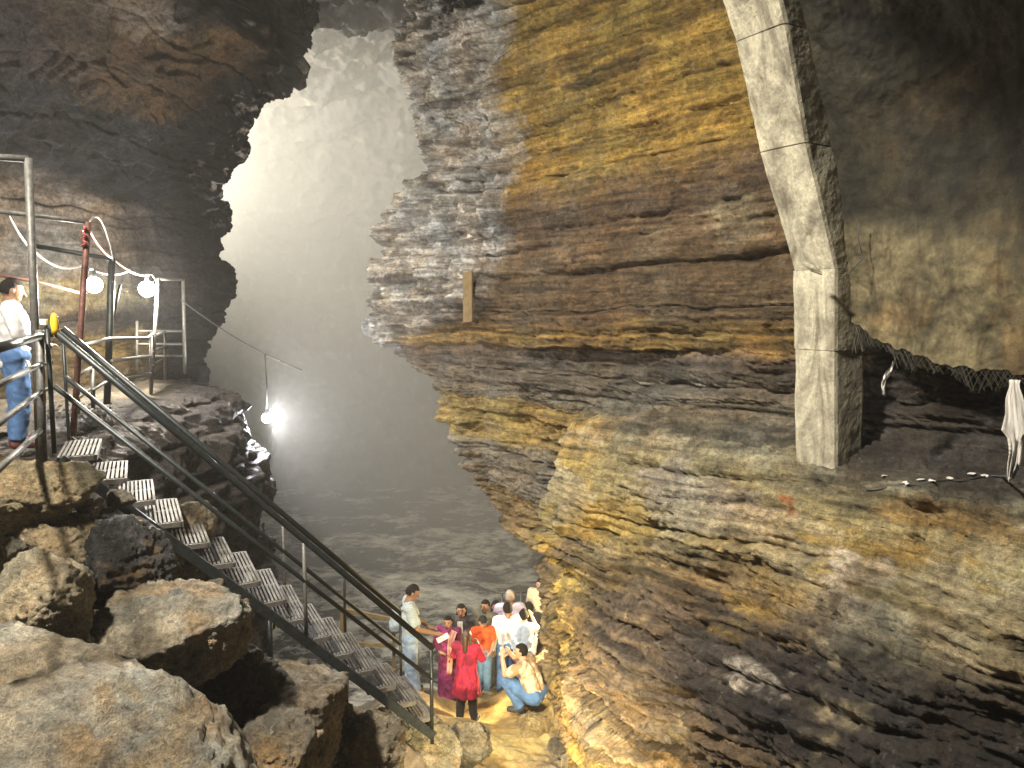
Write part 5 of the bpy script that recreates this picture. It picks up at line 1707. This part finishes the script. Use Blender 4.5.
person(483, 694, 12.8, 1.40, R(190), 'boy in a bright orange T-shirt and black cap facing the stairs', top=cloth((.72, .10, .02), .12), sleeves='short', hem=.46, bottom=cloth((.12, .22, .36), .2), shoes=WHITESHOE, cap=cloth((.01, .01, .012)), face=True, seed=13, wide=.88, sk=(.40, .22, .13),
       J=dict(elR=(.15, .0, .65), wrR=(.09, .10, .60), haR=(.04, .12, .60), elL=(-.15, .0, .65), wrL=(-.10, .09, .57), haL=(-.06, .12, .55)))
person(508, 694, 13.0, 1.66, R(12), 'man seen from behind in a white long sleeved shirt and blue jeans', top=cloth((.72, .72, .70), .05), sleeves='long', hem=.44, bottom=DENIM, shoes=DARKSHOE, hair='short', seed=15, J=dict(elL=(-.15, -.01, .63), wrL=(-.16, .02, .48), haL=(-.155, .03, .43), anL=(-.075, -.03, .045), toL=(-.085, .065, .018)))
person(510, 684, 13.8, 1.80, R(5), 'taller grey haired man in a pale lavender shirt, seen from behind over another man', top=cloth((.52, .48, .62), .06), sleeves='long', hem=.44, bottom=cloth((.05, .06, .1)), shoes=DARKSHOE, hair='thin', hairmat=plain_mat('grey_hair', (.42, .36, .29), .6, 0, .2, 60), seed=17)
person(486, 686, 13.6, 1.64, R(150), 'man in an olive jacket with a pale hood, behind the boy in orange', top=cloth((.12, .11, .075), .25), sleeves='long', hem=.44, bottom=cloth((.04, .04, .05)), shoes=DARKSHOE, hair='short', scarf=None, face=True, seed=19, sk=(.25, .14, .09))
person(496, 684, 14.2, 1.66, R(200), 'person in a dull rose top with dark hair, half hidden behind the olive jacket', top=cloth((.32, .13, .13), .2), sleeves='long', hem=.44, bottom=cloth((.04, .03, .05)), shoes=DARKSHOE, hair='long', face=True, seed=21, sk=(.33, .18, .11))
# crouching figures
SQ = dict(pelvis=(0, -.06, .17), waist=(0, -.045, .26), chest=(0, .03, .365), neck=(0, .075, .445), head=(0, .10, .53),
          shL=(-.105, .06, .425), elL=(-.13, .19, .35), wrL=(-.07, .25, .45), haL=(-.045, .26, .50), shR=(.105, .06, .425), elR=(.13, .19, .35), wrR=(.07, .25, .45), haR=(.045, .26, .50),
          hipL=(-.06, -.05, .16), knL=(-.085, .20, .27), anL=(-.075, .06, .045), toL=(-.09, .155, .018), hipR=(.06, -.05, .16), knR=(.085, .20, .27), anR=(.075, .06, .045), toR=(.09, .155, .018))
person(531, 711, 11.5, 1.72, R(62), 'crouching man in a tan mottled shirt and blue jeans with both hands raised', J=SQ, top=pattern_cloth((.30, .20, .11), (.55, .46, .33), 6), sleeves='short', hem=.49, bottom=DENIM, shoes=DARKSHOE, hair='short', seed=23, sk=(.5, .28, .18), head_turn=R(15))
person(522, 668, 12.9, 1.62, R(-10), 'crouching person in a pale blue shirt, behind the crouching man', J=SQ, top=cloth((.42, .52, .62), .08), sleeves='short', hem=.49, bottom=cloth((.1, .1, .14)), shoes=DARKSHOE, hair='short', seed=25, sk=(.4, .25, .17))
person(533, 655, 14.0, 1.6, R(30), 'person in dark clothes sitting in the mist by the lower railing', J=SQ, top=cloth((.03, .035, .05), .2), sleeves='long', hem=.49, bottom=cloth((.03, .03, .04)), shoes=DARKSHOE, hair='short', seed=27)
person(540, 655, 14.3, 1.52, R(170), 'pale figure in a cream robe standing in the mist against the ochre wall', top=cloth((.55, .45, .34), .12), skirt=(.04, .12, .10, .05), sleeves='long', hem=.5, shoes=DARKSHOE, hair='bun', seed=29, sk=(.4, .25, .17), face=True)

# lower railing behind the visitors
q0 = pix(521, 640, 15.0)
lr = empty('lower_railing', tuple(q0), 'short pale pipe railing at the water edge beyond the visitors', 'railing')
lq = lambda p: np.array(p) - q0
tube_obj('rail_bar', [lq(pix(500, 593, 15.0)), lq(pix(538, 591, 15.2))], 0.022, M['galv'], lr)
tube_obj('rail_bar', [lq(pix(500, 618, 15.0)), lq(pix(538, 616, 15.2))], 0.02, M['galv'], lr)
for x in (502, 521, 538):
    tube_obj('railing_post', [lq(pix(x, 592, 15.1)), lq(pix(x, 665, 15.1))], 0.022, M['galv'], lr)
q1 = pix(353, 612, 12.5)
hr = empty('landing_rail', tuple(q1), 'two weathered wooden rails beside the lower landing, left of the backpack man', 'railing')
lh = lambda p: np.array(p) - q1
bar_obj('rail', lh(pix(340, 609, 12.6)), lh(pix(396, 620, 11.9)), 0.05, 0.06, M['wood'], hr)
bar_obj('rail', lh(pix(352, 643, 12.6)), lh(pix(392, 646, 12.2)), 0.05, 0.05, M['wood'], hr)
bar_obj('rail', lh(pix(382, 670, 12.3)), lh(pix(396, 671, 12.1)), 0.05, 0.05, M['wood'], hr)
for x, y0, y1 in ((342, 606, 690), (394, 616, 694)):
    bar_obj('rail_post', lh(pix(x, y0, 12.45)), lh(pix(x, y1, 12.45)), 0.05, 0.05, M['wood'], hr)


# ------------------------------------------------------------------ haze
def build_haze(name, density, cen, size, label):
    bm = bmesh.new()
    if isinstance(cen, list):
        lo_ = [bm.verts.new((x_, y_, size[0])) for x_, y_ in cen]
        hi_ = [bm.verts.new((x_, y_, size[1])) for x_, y_ in cen]
        bm.faces.new(lo_[::-1]); bm.faces.new(hi_)
        for k_ in range(len(cen)):
            q_ = (k_ + 1) % len(cen)
            bm.faces.new((lo_[k_], lo_[q_], hi_[q_], hi_[k_]))
    else:
        add_box(bm, cen, size)
    m = bpy.data.materials.new(name + '_air')
    m.use_nodes = True
    nt = m.node_tree
    for n in list(nt.nodes):
        if n.type != 'OUTPUT_MATERIAL': nt.nodes.remove(n)
    pv = nt.nodes.new('ShaderNodeVolumePrincipled')
    pv.inputs['Color'].default_value = (0.95, 0.93, 0.88, 1)
    pv.inputs['Density'].default_value = density
    pv.inputs['Anisotropy'].default_value = 0.25
    out = [n for n in nt.nodes if n.type == 'OUTPUT_MATERIAL'][0]
    nt.links.new(pv.outputs[0], out.inputs['Volume'])
    o = bm_obj(name, bm, m)
    tag(o, kind='stuff', label=label, cat='mist')
build_haze('haze', 0.0018, (-6.5, 13.5, 0.8), (40, 46, 22), 'thin haze hanging in the air of the whole cave')
build_haze('mist', 0.045, [(-23, 18.6), (-6.3, 17.6), (-4.5, 14.4), (-3.7, 13.62), (7, 13.3), (7, 35), (-23, 35)], (-7.6, 9.4), 'dense bright mist filling the far chamber over the water')

# ------------------------------------------------------------------ world and render settings
w = bpy.data.worlds.new('World')
scene.world = w
w.use_nodes = True
bg = w.node_tree.nodes['Background']
bg.inputs['Color'].default_value = (0.80, 0.90, 1.0, 1)
bg.inputs['Strength'].default_value = 0.035

vs = scene.view_settings
vs.view_transform = 'Standard'
vs.look = 'None'
vs.exposure = 0.0
vs.gamma = 1.0
scene.render.engine = 'CYCLES'
cy = scene.cycles
cy.max_bounces = 6
cy.diffuse_bounces = 2
cy.glossy_bounces = 2
cy.transmission_bounces = 2
cy.volume_bounces = 1
cy.sample_clamp_indirect = 6
cy.sample_clamp_direct = 0
cy.use_denoising = True
cy.use_adaptive_sampling = True
cy.adaptive_threshold = 0.02
cy.caustics_reflective = False
cy.caustics_refractive = False
